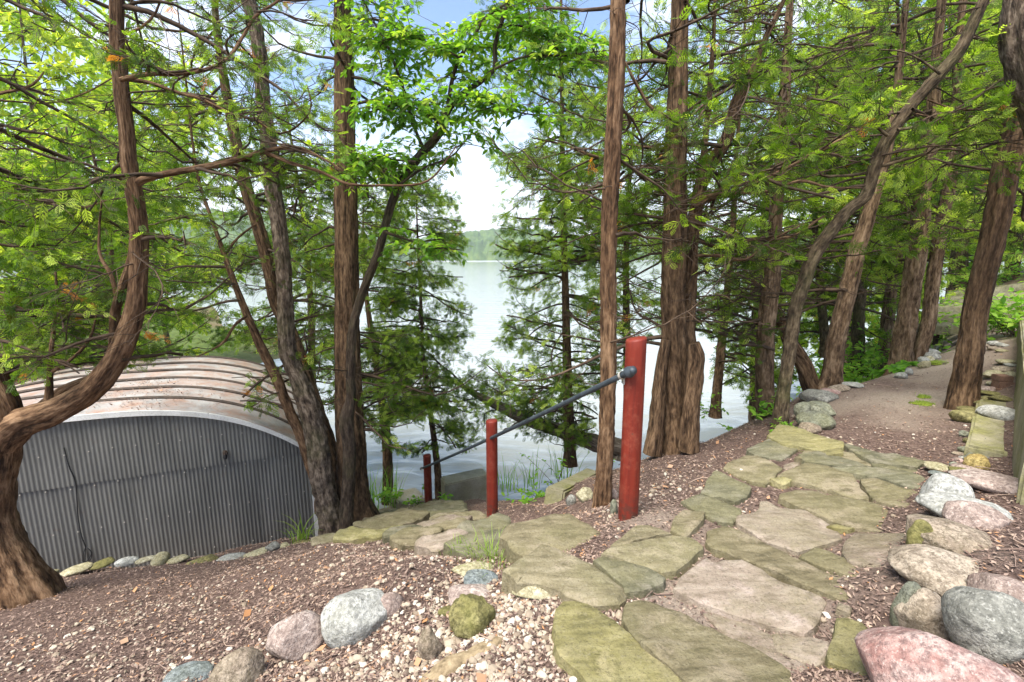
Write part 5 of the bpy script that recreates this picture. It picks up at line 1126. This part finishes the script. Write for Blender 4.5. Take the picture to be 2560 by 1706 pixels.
# background trees standing on their own feet
def back_tree(x, y, H, label, bark, leafmat, kind, n, L, size, tint, seed, z0=.15, name='cedar_tree', nspr=11, r0=.12, bare=.15, el=(-.15, .5), nsec=11, lean=(0, 0), seclen=.36, droop=.55):
    r = rs(seed); zb = max(float(gz(x, y)), WATER_Z - .1); k = np.linspace(0, 1, 7)
    P = np.c_[x + lean[0] * k * H + .12 * np.sin(k * 5 + seed), y + lean[1] * k * H + .1 * np.cos(k * 4 + seed), zb + k * H, r0 * (1 - .88 * k)]
    t = thing(name, label, 'tree', (x, y, zb)); make_trunk(t, 'trunk', root_down(P), bark, 16, .12, .09, 5, .3, seed)
    add_boughs(t, [S(anchors(P, zb + z0 * H), r, n, L=L, nspr=nspr, kind=kind, size=size, tint=tint, bare=bare, el=el, nsec=nsec, seclen=seclen, droop=droop)], leafmat); return t
BT = [
 (-8.2,9.6,7.5,'yellow green leafy tree on the shore left of the boathouse roof',BARK_GREY,LEAF_FAR,'leaf2',74,(1.2,2.8),(.11,.17),(.55,.25),'broadleaf_tree'),
 (-11.5,12.5,11,'tall bright leafy tree behind the bent cedar at the left',BARK_GREY,LEAF_FAR,'leaf2',90,(1.5,3.6),(.13,.21),(.7,.25),'broadleaf_tree'),
 (-15.0,14.0,12,'bright leafy tree at the far left edge of the picture',BARK_GREY,LEAF_FAR,'leaf2',80,(1.6,3.8),(.15,.23),(.7,.25),'broadleaf_tree'),
 (-14.5,20.0,13,'light green tree on the distant left shore behind the others',BARK_GREY,LEAF_FAR,'leaf2',90,(1.8,4.2),(.18,.27),(.8,.2),'broadleaf_tree'),
 (-7.0,8.3,7.0,'dense dark cedar rising behind the boathouse roof at the left',BARK_CEDAR,LEAF_CEDAR,'mid',80,(.9,2.3),(.09,.15),(.5,.2),'cedar_tree'),
 (-4.3,9.9,8.0,'cedar standing at the water behind the slender leaning trunk',BARK_CEDAR,LEAF_CEDAR,'mid',120,(.9,2.2),(.09,.15),(.45,.2),'cedar_tree'),
 (-9.8,7.6,6.5,'cedar with low drooping boughs left of the boathouse',BARK_CEDAR,LEAF_CEDAR,'mid',80,(.9,2.4),(.09,.15),(.5,.2),'cedar_tree'),
 (-2.6,9.0,6.0,'cedar at the water just left of the thick straight trunk',BARK_CEDAR,LEAF_CEDAR,'mid',85,(.7,1.6),(.08,.14),(.45,.2),'cedar_tree'),
 (2.3,9.4,8.5,'cedar on the shore seen between slim trunk and massive cedar',BARK_CEDAR,LEAF_CEDAR,'mid',80,(.9,2.1),(.09,.15),(.66,.2),'cedar_tree'),
 (5.3,10.2,9.0,'green cedar on the shore behind the knobbly leaning tree',BARK_CEDAR_FAR,LEAF_CEDAR,'mid',120,(1.0,2.5),(.10,.17),(.72,.2),'cedar_tree'),
 (9.2,12.8,9.5,'bright cedar at the lake side beyond the fluted trunks',BARK_CEDAR_FAR,LEAF_CEDAR,'mid',115,(1.1,2.8),(.11,.19),(.82,.18),'cedar_tree'),
 (12.5,13.6,9.5,'leafy light green tree where the path climbs',BARK_GREY,LEAF_FAR,'leaf2',90,(1.2,3.0),(.13,.2),(.75,.22),'broadleaf_tree'),
 (17.0,18.5,11,'pale green tree farthest along the path',BARK_GREY,LEAF_FAR,'leaf2',90,(1.5,3.6),(.18,.28),(.8,.2),'broadleaf_tree'),
 (20.0,17.0,11,'tall green tree closing the view above the far path',BARK_CEDAR,LEAF_FAR,'leaf2',90,(1.5,3.6),(.18,.28),(.7,.2),'broadleaf_tree'),
 (15.0,12.0,8,'cedar on the house side high above the far path',BARK_CEDAR,LEAF_CEDAR,'mid',70,(1.2,3.0),(.12,.2),(.65,.2),'cedar_tree'),
 (10.6,15.6,8.5,'round crowned light green tree on the lake bank beyond the post',BARK_GREY,LEAF_FAR,'leaf2',70,(1.2,2.8),(.15,.23),(.8,.2),'broadleaf_tree'),
 (14.6,16.6,8.0,'low leafy tree at the top of the far steps',BARK_GREY,LEAF_FAR,'leaf2',70,(1.2,2.8),(.16,.25),(.85,.2),'broadleaf_tree'),
 (8.6,8.9,7.0,'small cedar whose sprays hang over the far path',BARK_CEDAR_FAR,LEAF_CEDAR,'mid',50,(.9,2.2),(.09,.16),(.68,.2),'cedar_tree')]
for k, (x, y, H, lab, bark, lm, kind, n, L, size, tint, nm) in enumerate(BT):
    if lab.startswith('small cedar'): x, y = 6.9, 8.6
    back_tree(x, y, H, lab, bark, lm, kind, n, L, size, tint, 50 + k, name=nm, z0=.12 if 'light green tree on the lake' in lab or lab.startswith('low leafy') else .28 if k >= 10 else .2)
print('back trees', time.time() - T0, NTRI)

# leaves of the dark crooked tree: twigs with alternate pointed leaves
def broad_leaves(key, specs, mat, seed, size=(.065, .105), kind='broad', tint=(.5, .22)):
    t, P, L = TREES[key]; r = rs(seed); TVs, TFs, LV, LF, LT = [], [], [], [], []; a = b = 0
    for A, n, Lr, az, sp in specs:
        A = spline(A, 40)[0][:, :3]; k = r.integers(6, 40, n); base = A[k]; az0 = r.uniform(-math.pi, math.pi, n) if az is None else az + r.normal(0, sp, n)
        Ln = r.uniform(*Lr, n); M = 8; q = np.linspace(0, 1, M); e = r.uniform(-.35, .5, n)
        h = np.stack([np.sin(az0), np.cos(az0), 0 * az0], -1)
        C = base[:, None] + Ln[:, None, None] * (h[:, None] * q[None, :, None] + np.array([0, 0, 1.]) * (np.tan(e)[:, None] * q - r.uniform(.0, .5, (n, 1)) * q ** 2)[..., None] + r.normal(0, .08, (n, 1, 3)) * np.sin(q * 4)[None, :, None])
        C = C[allowed(C[:, -1]) & allowed(C[:, 4])]; n = len(C)
        if not n: continue
        tv, tf = tubes(C, np.full((n, M), .0035) * (1.3 - q), 4); TVs.append(tv); TFs.append(tf + a); a += len(tv)
        ns_ = 15; g = np.sort(r.uniform(.1, 1, (n, ns_)), 1); f = g * (M - 1); i = np.minimum(f.astype(int), M - 2); w = (f - i)[..., None]; bb = np.arange(n)[:, None]
        Pp = C[bb, i] * (1 - w) + C[bb, i + 1] * w; T = norm(C[bb, i + 1] - C[bb, i]); sg = np.where(np.arange(ns_) % 2, 1., -1.)[None, :, None]
        sd_ = norm(np.cross(T, np.array([0, 0, 1.])) + 1e-6); D = T * .7 + sd_ * sg * r.uniform(.4, 1.2, (n, ns_, 1)) + .3 * r.normal(0, 1, Pp.shape); D[..., 2] -= r.uniform(0, .5, g.shape)
        N = np.array([0, 0, 1.]) + .5 * r.normal(0, 1, Pp.shape)
        ti = np.clip(tint[0] + tint[1] * r.normal(0, 1, (n, 1)) + .15 * r.normal(0, 1, g.shape), 0, 1)
        v_, f_, t_ = place_sprays(kind, Pp.reshape(-1, 3), D.reshape(-1, 3), N.reshape(-1, 3), r.uniform(*size, n * ns_), ti.ravel())
        LV.append(v_); LF.append(f_ + b); LT.append(t_); b += len(v_)
    o = part('twigs', np.concatenate(TVs), np.concatenate(TFs), TWIG, t, True); o['kind'] = 'stuff'
    part('crown', np.concatenate(LV), np.concatenate(LF), mat, t, True, dict(tint=np.concatenate(LT))); NTRI[0] += sum(len(x) for x in LF)
B = L_('B5', 0)
broad_leaves('B5', [(L_('B5', 0), 52, (.25, .7), None, 0), (L_('B5', 1), 62, (.25, .7), None, 0), (L_('B5', 2), 31, (.2, .5), None, 0), (L_('B5', 3), 21, (.2, .5), None, 0), (L_('B5', 4), 24, (.15, .45), None, 0), (L_('B5', 5), 55, (.2, .6), None, 0), (L_('B5', 6), 55, (.2, .6), None, 0), (L_('B5', 7), 46, (.2, .55), None, 0), (L_('B5', 8), 55, (.25, .6), None, 0), (L_('B5', 9), 34, (.2, .5), None, 0), (P_('B5')[10:], 75, (.25, .8), None, 0)], LEAF_BROAD, 91, (.06, .10))
print('broad', time.time() - T0, NTRI)
#==UNDERGROWTH==
# ------------------------------------------------------------------ loose ground cover
def gravel():
    r = rs(321); X, Y = [], []
    for (u, v, rad, m) in [(1250,1620,.40,2000),(1360,1550,.28,1600),(1130,1690,.45,1500),(1020,1570,.32,700),(900,1660,.40,800),(700,1690,.40,420),(1150,1480,.24,900),(1330,1490,.2,1000),(480,1690,.45,330),(180,1650,.6,230),(1545,1285,.2,500),(1100,1390,.3,330),(950,1380,.4,300),(1480,1440,.2,300),(1700,1440,.3,200),(300,1560,.6,130),(650,1480,.8,90),(1900,1620,.6,70),(2130,1560,.4,120),(1700,1120,.6,70),(1620,1230,.3,200),(1750,1200,.4,90),(2150,1230,.8,60),(2200,1060,1.2,40)]:
        c = hit(u, v); n = int(m * math.pi * rad ** 2); X.append(c[0] + r.normal(0, rad * .72, n)); Y.append(c[1] + r.normal(0, rad * .72, n))
    x, y = np.concatenate(X), np.concatenate(Y); k = (y > 1.15) & (y < 9); x, y = x[k], y[k]; n = len(x)
    d = np.exp(r.normal(math.log(.0083), .36, n)); d = np.clip(d, .0045, .020)
    near = np.hypot(x, y) < 2.35
    VV, FF, TT = [], [], []; off = 0
    for sub, sel in ((2, near), (1, ~near)):
        D, F = ico(sub); D = D if sub == 2 else D; nn = int(sel.sum()); ti = np.clip(r.beta(2.4, 1.7, nn), 0, 1)
        tmpl = []
        for q in range(6):
            a = D * (1 + .22 * fbm(D * 1.3 + q * 9, q, 2))[:, None]
            for _ in range(6):
                nv = norm(r.normal(0, 1, 3)); a = a - nv * (np.maximum(a @ nv - r.uniform(.55, .85), 0) * .9)[:, None]
            tmpl.append(a)
        tmpl = np.array(tmpl)[r.integers(0, 6, nn)] * (d[sel][:, None] * r.uniform(.7, 1.35, (nn, 3)) * np.array([1.1, 1.1, .8]))[:, None]
        an = r.uniform(0, 6.28, nn); c, s_ = np.cos(an)[:, None], np.sin(an)[:, None]
        V = np.stack([tmpl[..., 0] * c - tmpl[..., 1] * s_, tmpl[..., 0] * s_ + tmpl[..., 1] * c, tmpl[..., 2]], -1)
        V = V + np.stack([x[sel], y[sel], gzn(x[sel], y[sel]) + d[sel] * r.uniform(.1, .7, nn)], -1)[:, None]
        FF.append((F[None] + (np.arange(nn) * len(D))[:, None, None]).reshape(-1, 3) + off); VV.append(V.reshape(-1, 3)); TT.append(np.repeat(ti, len(D))); off += nn * len(D)
    o = part('gravel', np.concatenate(VV), np.concatenate(FF), PEB, None, False, dict(tint=np.concatenate(TT)), loc=(0, 0, 0)); NTRI[0] += sum(map(len, FF))
    tag(o, 'cream white pebbles scattered thickly over the mulch', 'gravel', kind='stuff'); print('pebbles', n)
gravel()
def mulch():
    r = rs(322); n = 130000; dist = np.exp(r.uniform(math.log(1.25), math.log(11), n)); an = r.uniform(-.95, .95, n)
    x, y = np.sin(an) * dist, np.cos(an) * dist; k = (r.random(n) > .85 * sandf(x, y)) & (gz(x, y) > WATER_Z + .2); x, y = x[k], y[k]
    V, F, ti = flakes(np.stack([x, y, gzn(x, y) + r.uniform(.002, .012, len(x))], -1), r, .008, .034, .28, .38)
    o = part('mulch', V, F, CHIP, None, False, dict(tint=ti), loc=(0, 0, 0)); NTRI[0] += len(F); tag(o, 'shredded brown bark mulch covering the slope', 'mulch', kind='stuff')
    n = 420; dist = np.exp(r.uniform(math.log(1.4), math.log(8), n)); an = r.uniform(-.9, .9, n); x, y = np.sin(an) * dist, np.cos(an) * dist; L = r.uniform(.04, .22, n); a = r.uniform(0, 6.28, n)
    q = np.linspace(-.5, .5, 5); w = r.normal(0, .10, (n, 1)) * np.cos(q * 6)
    X = x[:, None] + L[:, None] * (np.cos(a)[:, None] * q + np.sin(a)[:, None] * w); Y = y[:, None] + L[:, None] * (np.sin(a)[:, None] * q - np.cos(a)[:, None] * w)
    C = np.stack([X, Y, gzn(X, Y) + .008 + r.uniform(0, .02, (n, 1)) * (q + .5)], -1); V, F = tubes(C, np.full((n, 5), 1.) * r.uniform(.0012, .0035, (n, 1)), 4)
    tag(part('twig_litter', V, F, CHIP, None, True, dict(tint=np.repeat(r.uniform(.3, .95, n), 20)), loc=(0, 0, 0)), 'thin dead twigs littering the mulch', 'twigs', kind='stuff')
    n = 60; dist = np.exp(r.uniform(math.log(1.5), math.log(7), n)); an = r.uniform(-.9, .9, n); x, y = np.sin(an) * dist, np.cos(an) * dist
    V, F, ti = flakes(np.stack([x, y, gzn(x, y) + .02], -1), r, .03, .07, .5, .8)
    tag(part('fallen_leaves', V, F, CHIP, None, False, dict(tint=np.repeat(r.uniform(.94, .98, n), 4)), loc=(0, 0, 0)), 'orange fallen cedar sprays dotted over the mulch', 'leaves', kind='stuff')
mulch()

# ------------------------------------------------------------------ small plants
def blades(P, r, n, h, spread, w=.006, bend=.5):
    P = np.asarray(P, float); az = r.uniform(0, 6.28, n); H = h * r.uniform(.45, 1.15, n); M = 5; q = np.linspace(0, 1, M)
    hd = np.stack([np.cos(az), np.sin(az), 0 * az], -1); sd_ = np.stack([-np.sin(az), np.cos(az), 0 * az], -1)
    b = P + hd * (spread * np.sqrt(r.random(n)) * .5)[:, None]; b = b + r.normal(0, spread * .2, (n, 3)) * [1, 1, 0]
    be = bend * r.uniform(.3, 1.4, n)
    C = b[:, None] + H[:, None, None] * (hd[:, None] * (be[:, None] * q ** 2)[..., None] + np.array([0, 0, 1.]) * (q - .45 * be[:, None] * q ** 3)[..., None])
    W = (w * (1 - q ** 1.5) + .0004)[None, :, None]; V = np.stack([C - sd_[:, None] * W, C + sd_[:, None] * W], 2).reshape(-1, 3)
    i = (np.arange(n) * M * 2)[:, None] + np.arange(M - 1)[None] * 2; i = i.ravel(); F = np.stack([i, i + 1, i + 3, i + 2], -1)
    return V, F, np.repeat(np.clip(r.normal(.5, .22, n), 0, 1), M * 2)
def tuft(u, v, label, n, h, spread, w=.005, name='grass_tuft', mat=None, bend=.5, seed=1, zfix=None, cat='grass'):
    P = hit(u, v) if zfix is None else at_z(u, v, zfix); V, F, ti = blades(P, rs(seed), n, h, spread, w, bend)
    return tag(part(name, V, F, mat or GRASS, None, True, dict(tint=ti), loc=P), label, cat)
tuft(1225, 1398, 'wispy grass tuft growing at the left end of the top step', 60, .17, .22, .0022, seed=1, bend=.8)
tuft(1262, 1412, 'short grass beside the landing stone', 70, .11, .24, .0022, seed=2, bend=.8)
tuft(1170, 1395, 'sparse grass below the stairs among white pebbles', 50, .10, .25, .003, seed=3)
tuft(757, 1352, 'striped arching grass at the corner of the boathouse', 20, .36, .12, .008, seed=4, bend=.7)
tuft(742, 1360, 'small arching grass left of the boathouse corner', 12, .24, .1, .006, seed=5, bend=.7)
for k, (u, v, z) in enumerate([(905,1262,-2.7),(940,1256,-2.8),(975,1262,-2.7),(920,1300,-2.2)]):
    tuft(u, v, ['thin reeds against the bright water right of the thick trunk', 'reed clump in the middle of the waterside gap', 'reeds next to the smallest red post', 'low reeds at the foot of the thick straight trunk'][k], 26, .75, .3, .007, 'reeds', LEAF_HERB, .45, 10 + k, z, 'reeds')
for k, (u, v, z) in enumerate([(1270,1225,-2.6),(1330,1215,-2.6),(1410,1200,-2.5)]):
    tuft(u, v, ['reeds right of the middle red post by the water', 'tall thin reeds in front of the fallen leaning cedar', 'reeds left of the slim straight trunk by the water'][k], 26, .7, .4, .007, 'reeds', LEAF_HERB, .5, 20 + k, z, 'reeds')
def moss(u, v, w, d, label, seed):
    c = hit(u, v); r = rs(seed); D, F = ico(3); V = D * (1 + .3 * fbm(D * 2 + seed, seed, 3))[:, None] * np.array([w, d, .025]) + c + [0, 0, -.004]
    o = part('moss_patch', V, F, MOSS, None, True); tag(o, label, 'moss')
    V, F, ti = blades(c, r, 160, .035, w * 1.3, .0018, .4); q_ = part('moss_blades', V, F, GRASS, o, True, dict(tint=ti)); q_['kind'] = 'stuff'
moss(2307, 1010, .12, .09, 'round bright moss patch in the bare sandy path', 1)
moss(2312, 994, .09, .06, 'smaller moss patch just beyond the round one', 2)
moss(2357, 908, .16, .12, 'yellow green moss strip far along the path', 3)
def herb(u, v, label, n, h, size, seed, name='sapling', mat=None, kind='broad', spread=.25, zfix=None, nl=10, cat='plant', tint=(.55, .2), el=(.5, 1.4), y=None):
    P = hit(u, v) if zfix is None else at_z(u, v, zfix)
    if y is not None: P = np.array([at_y(u, v, y)[0], y, 0]); P[2] = gz(P[0], P[1])
    r = rs(seed); az = r.uniform(0, 6.28, n); e = r.uniform(*el, n); Ln = h * r.uniform(.5, 1.1, n); M = 7; q = np.linspace(0, 1, M)
    hd = np.stack([np.cos(az) * np.cos(e), np.sin(az) * np.cos(e), np.sin(e)], -1)
    C = P + r.normal(0, spread * .15, (n, 1, 3)) * [1, 1, 0] + Ln[:, None, None] * (hd[:, None] * q[None, :, None] + r.normal(0, .07, (n, 1, 3)) * np.sin(q * 4)[None, :, None] - np.array([0, 0, 1.]) * (.25 * q ** 2.2)[None, :, None])
    t = thing(name, label, cat, P); V, F = tubes(C, (.0025 + .003 * Ln)[:, None] * (1.15 - q), 4); part('stem', V, F, TWIG, t, True)
    g = r.uniform(.25, 1, (n, nl)); f = g * (M - 1); i = np.minimum(f.astype(int), M - 2); w = (f - i)[..., None]; bb = np.arange(n)[:, None]
    Q = C[bb, i] * (1 - w) + C[bb, i + 1] * w; D = r.normal(0, 1, Q.shape) + hd[:, None] * .5; D[..., 2] *= .35; N = np.array([0, 0, 1.]) + .45 * r.normal(0, 1, Q.shape)
    ti = np.clip(tint[0] + tint[1] * r.normal(0, 1, (n, nl)), 0, 1)
    V, F, tt = place_sprays(kind, Q.reshape(-1, 3), D.reshape(-1, 3), N.reshape(-1, 3), r.uniform(size * .6, size * 1.2, n * nl), ti.ravel())
    part('foliage', V, F, mat or LEAF_HERB, t, True, dict(tint=tt)); NTRI[0] += len(F); return t
herb(1895, 1045, 'bright green maple seedling in front of the straight grey brown cedar', 9, .42, .09, 31, zfix=-.25)
herb(975, 1262, 'light green seedling behind the reeds by the water', 8, .6, .10, 32, zfix=-2.6)
herb(1052, 1268, 'green seedling left of the smallest red post', 6, .45, .10, 33, zfix=-2.4)
herb(1110, 1272, 'small leafy seedling right of the smallest red post', 5, .35, .09, 34, zfix=-2.4)
herb(1345, 1245, 'leafy weeds at the bank edge right of the middle red post', 10, .55, .09, 35, zfix=-1.9, el=(.2, 1.2))
herb(1395, 1215, 'tall thin weed standing against the water', 5, .9, .08, 36, zfix=-2.0)
herb(1330, 1255, 'ivy leaved weed in the mulch below the bank edge', 8, .3, .09, 37, el=(.1, .9))
herb(1535, 1165, 'small weed between slim trunk and tallest red post', 5, .3, .06, 38, zfix=-.6)
herb(1770, 1035, 'weeds over the water beside the hollow stump', 10, .6, .07, 39, zfix=-.8, el=(.1, 1.2))
herb(1960, 1080, 'low weeds at the foot of the knobbly leaning tree', 12, .22, .05, 40, el=(.2, 1.3))
for k, (u, y, n, h, lab) in enumerate([(2045,7.4,34,1.0,'light green shrub below the leaning cedars'),(2125,7.8,44,1.3,'leafy shrub between stout and fluted cedars'),(2190,8.2,44,1.5,'yellow green shrub just left of the broad fluted cedar'),(2235,9.4,40,1.7,'tall loose shrub behind the broad fluted cedar'),(2380,11.0,44,1.3,'grassy green shrub behind the short dark post'),(2440,12.5,40,1.5,'shrub at the lake side of the far steps'),(1985,8.0,26,1.0,'low shrub near the water behind the knobbly tree')]):
    herb(u, 900, lab, n, h, .12, 60 + k, 'shrub', LEAF_HERB, 'leaf2', .8, None, 26, 'shrub', (.6, .22), (.15, 1.35), y)
herb(2535, 850, 'yellow green shrub leaning over the end of the concrete wall', 40, 1.1, .13, 70, 'shrub', LEAF_HERB, 'leaf2', .8, None, 24, 'shrub', (.75, .2), (.3, 1.4), 7.4)
def hosta(u, v, label, seed, n=16):
    P = hit(u, v); r = rs(seed); az = r.uniform(0, 6.28, n); q = np.linspace(0, 1, 7); e = r.uniform(.5, 1.2, n); L = r.uniform(.14, .26, n)
    hd = np.stack([np.cos(az), np.sin(az), 0 * az], -1); sd_ = np.stack([-np.sin(az), np.cos(az), 0 * az], -1)
    C = P + hd[:, None] * .03 + L[:, None, None] * (hd[:, None] * (np.cos(e)[:, None] * q)[..., None] + np.array([0, 0, 1.]) * (np.sin(e)[:, None] * q - .75 * q ** 2.4)[..., None])
    W = (.26 * np.sin(np.clip(q * 1.02, 0, 1) * math.pi) ** .8 * L[:, None] + .002)[..., None]
    V = np.stack([C - sd_[:, None] * W + [0, 0, .012], C, C + sd_[:, None] * W + [0, 0, .012]], 2).reshape(-1, 3)
    i = (np.arange(n)[:, None] * 21 + np.arange(6)[None] * 3).ravel(); F = np.concatenate([np.stack([i, i + 1, i + 4, i + 3], -1), np.stack([i + 1, i + 2, i + 5, i + 4], -1)])
    tag(part('broad_leaved_plant', V, F, LEAF_HERB, None, True, dict(tint=np.repeat(np.clip(r.normal(.35, .15, n), 0, 1), 21)), loc=P), label, 'plant')
hosta(2215, 938, 'broad leaved green plant nearest the cracked white stone', 1)
hosta(2245, 930, 'middle one of the three broad leaved green plants', 2)
hosta(2276, 916, 'broad leaved green plant under the fluted cedars', 3)
def far_grass():
    r = rs(9); n = 16000; x = r.uniform(8, 17, n); y = r.uniform(8, 18, n); d = (x - y); k = (np.abs(d) > .9) & (x + y > 18.5) & (gz(x, y) > -.8) ; P = np.stack([x[k], y[k], gz(x[k], y[k])], -1)
    V, F, ti = blades(P, r, len(P), .22, .01, .012, .5); tag(part('grass', V, F, GRASS, None, True, dict(tint=ti), loc=(0, 0, 0)), 'yellow green grass on the slope beside the far path', 'grass', kind='stuff'); NTRI[0] += 2 * len(F)
far_grass()
print('done', time.time() - T0, NTRI)

# ------------------------------------------------------------------ hazy air over the lake
def haze():
    m = bpy.data.materials.new('haze_air'); m.use_nodes = True; t = m.node_tree; t.nodes.clear(); o = t.nodes.new('ShaderNodeOutputMaterial'); v = t.nodes.new('ShaderNodeVolumePrincipled')
    v.inputs['Color'].default_value = (.92, .96, 1, 1); v.inputs['Density'].default_value = .0007; v.inputs['Anisotropy'].default_value = .2; t.links.new(v.outputs[0], o.inputs['Volume'])
    V, F = box((0, 650, 40), (3400, 2000, 96)); tag(part('haze', V, F, m, loc=(0, 650, -8)), 'thin pale haze over the lake and far shore', 'haze', kind='stuff')
haze()
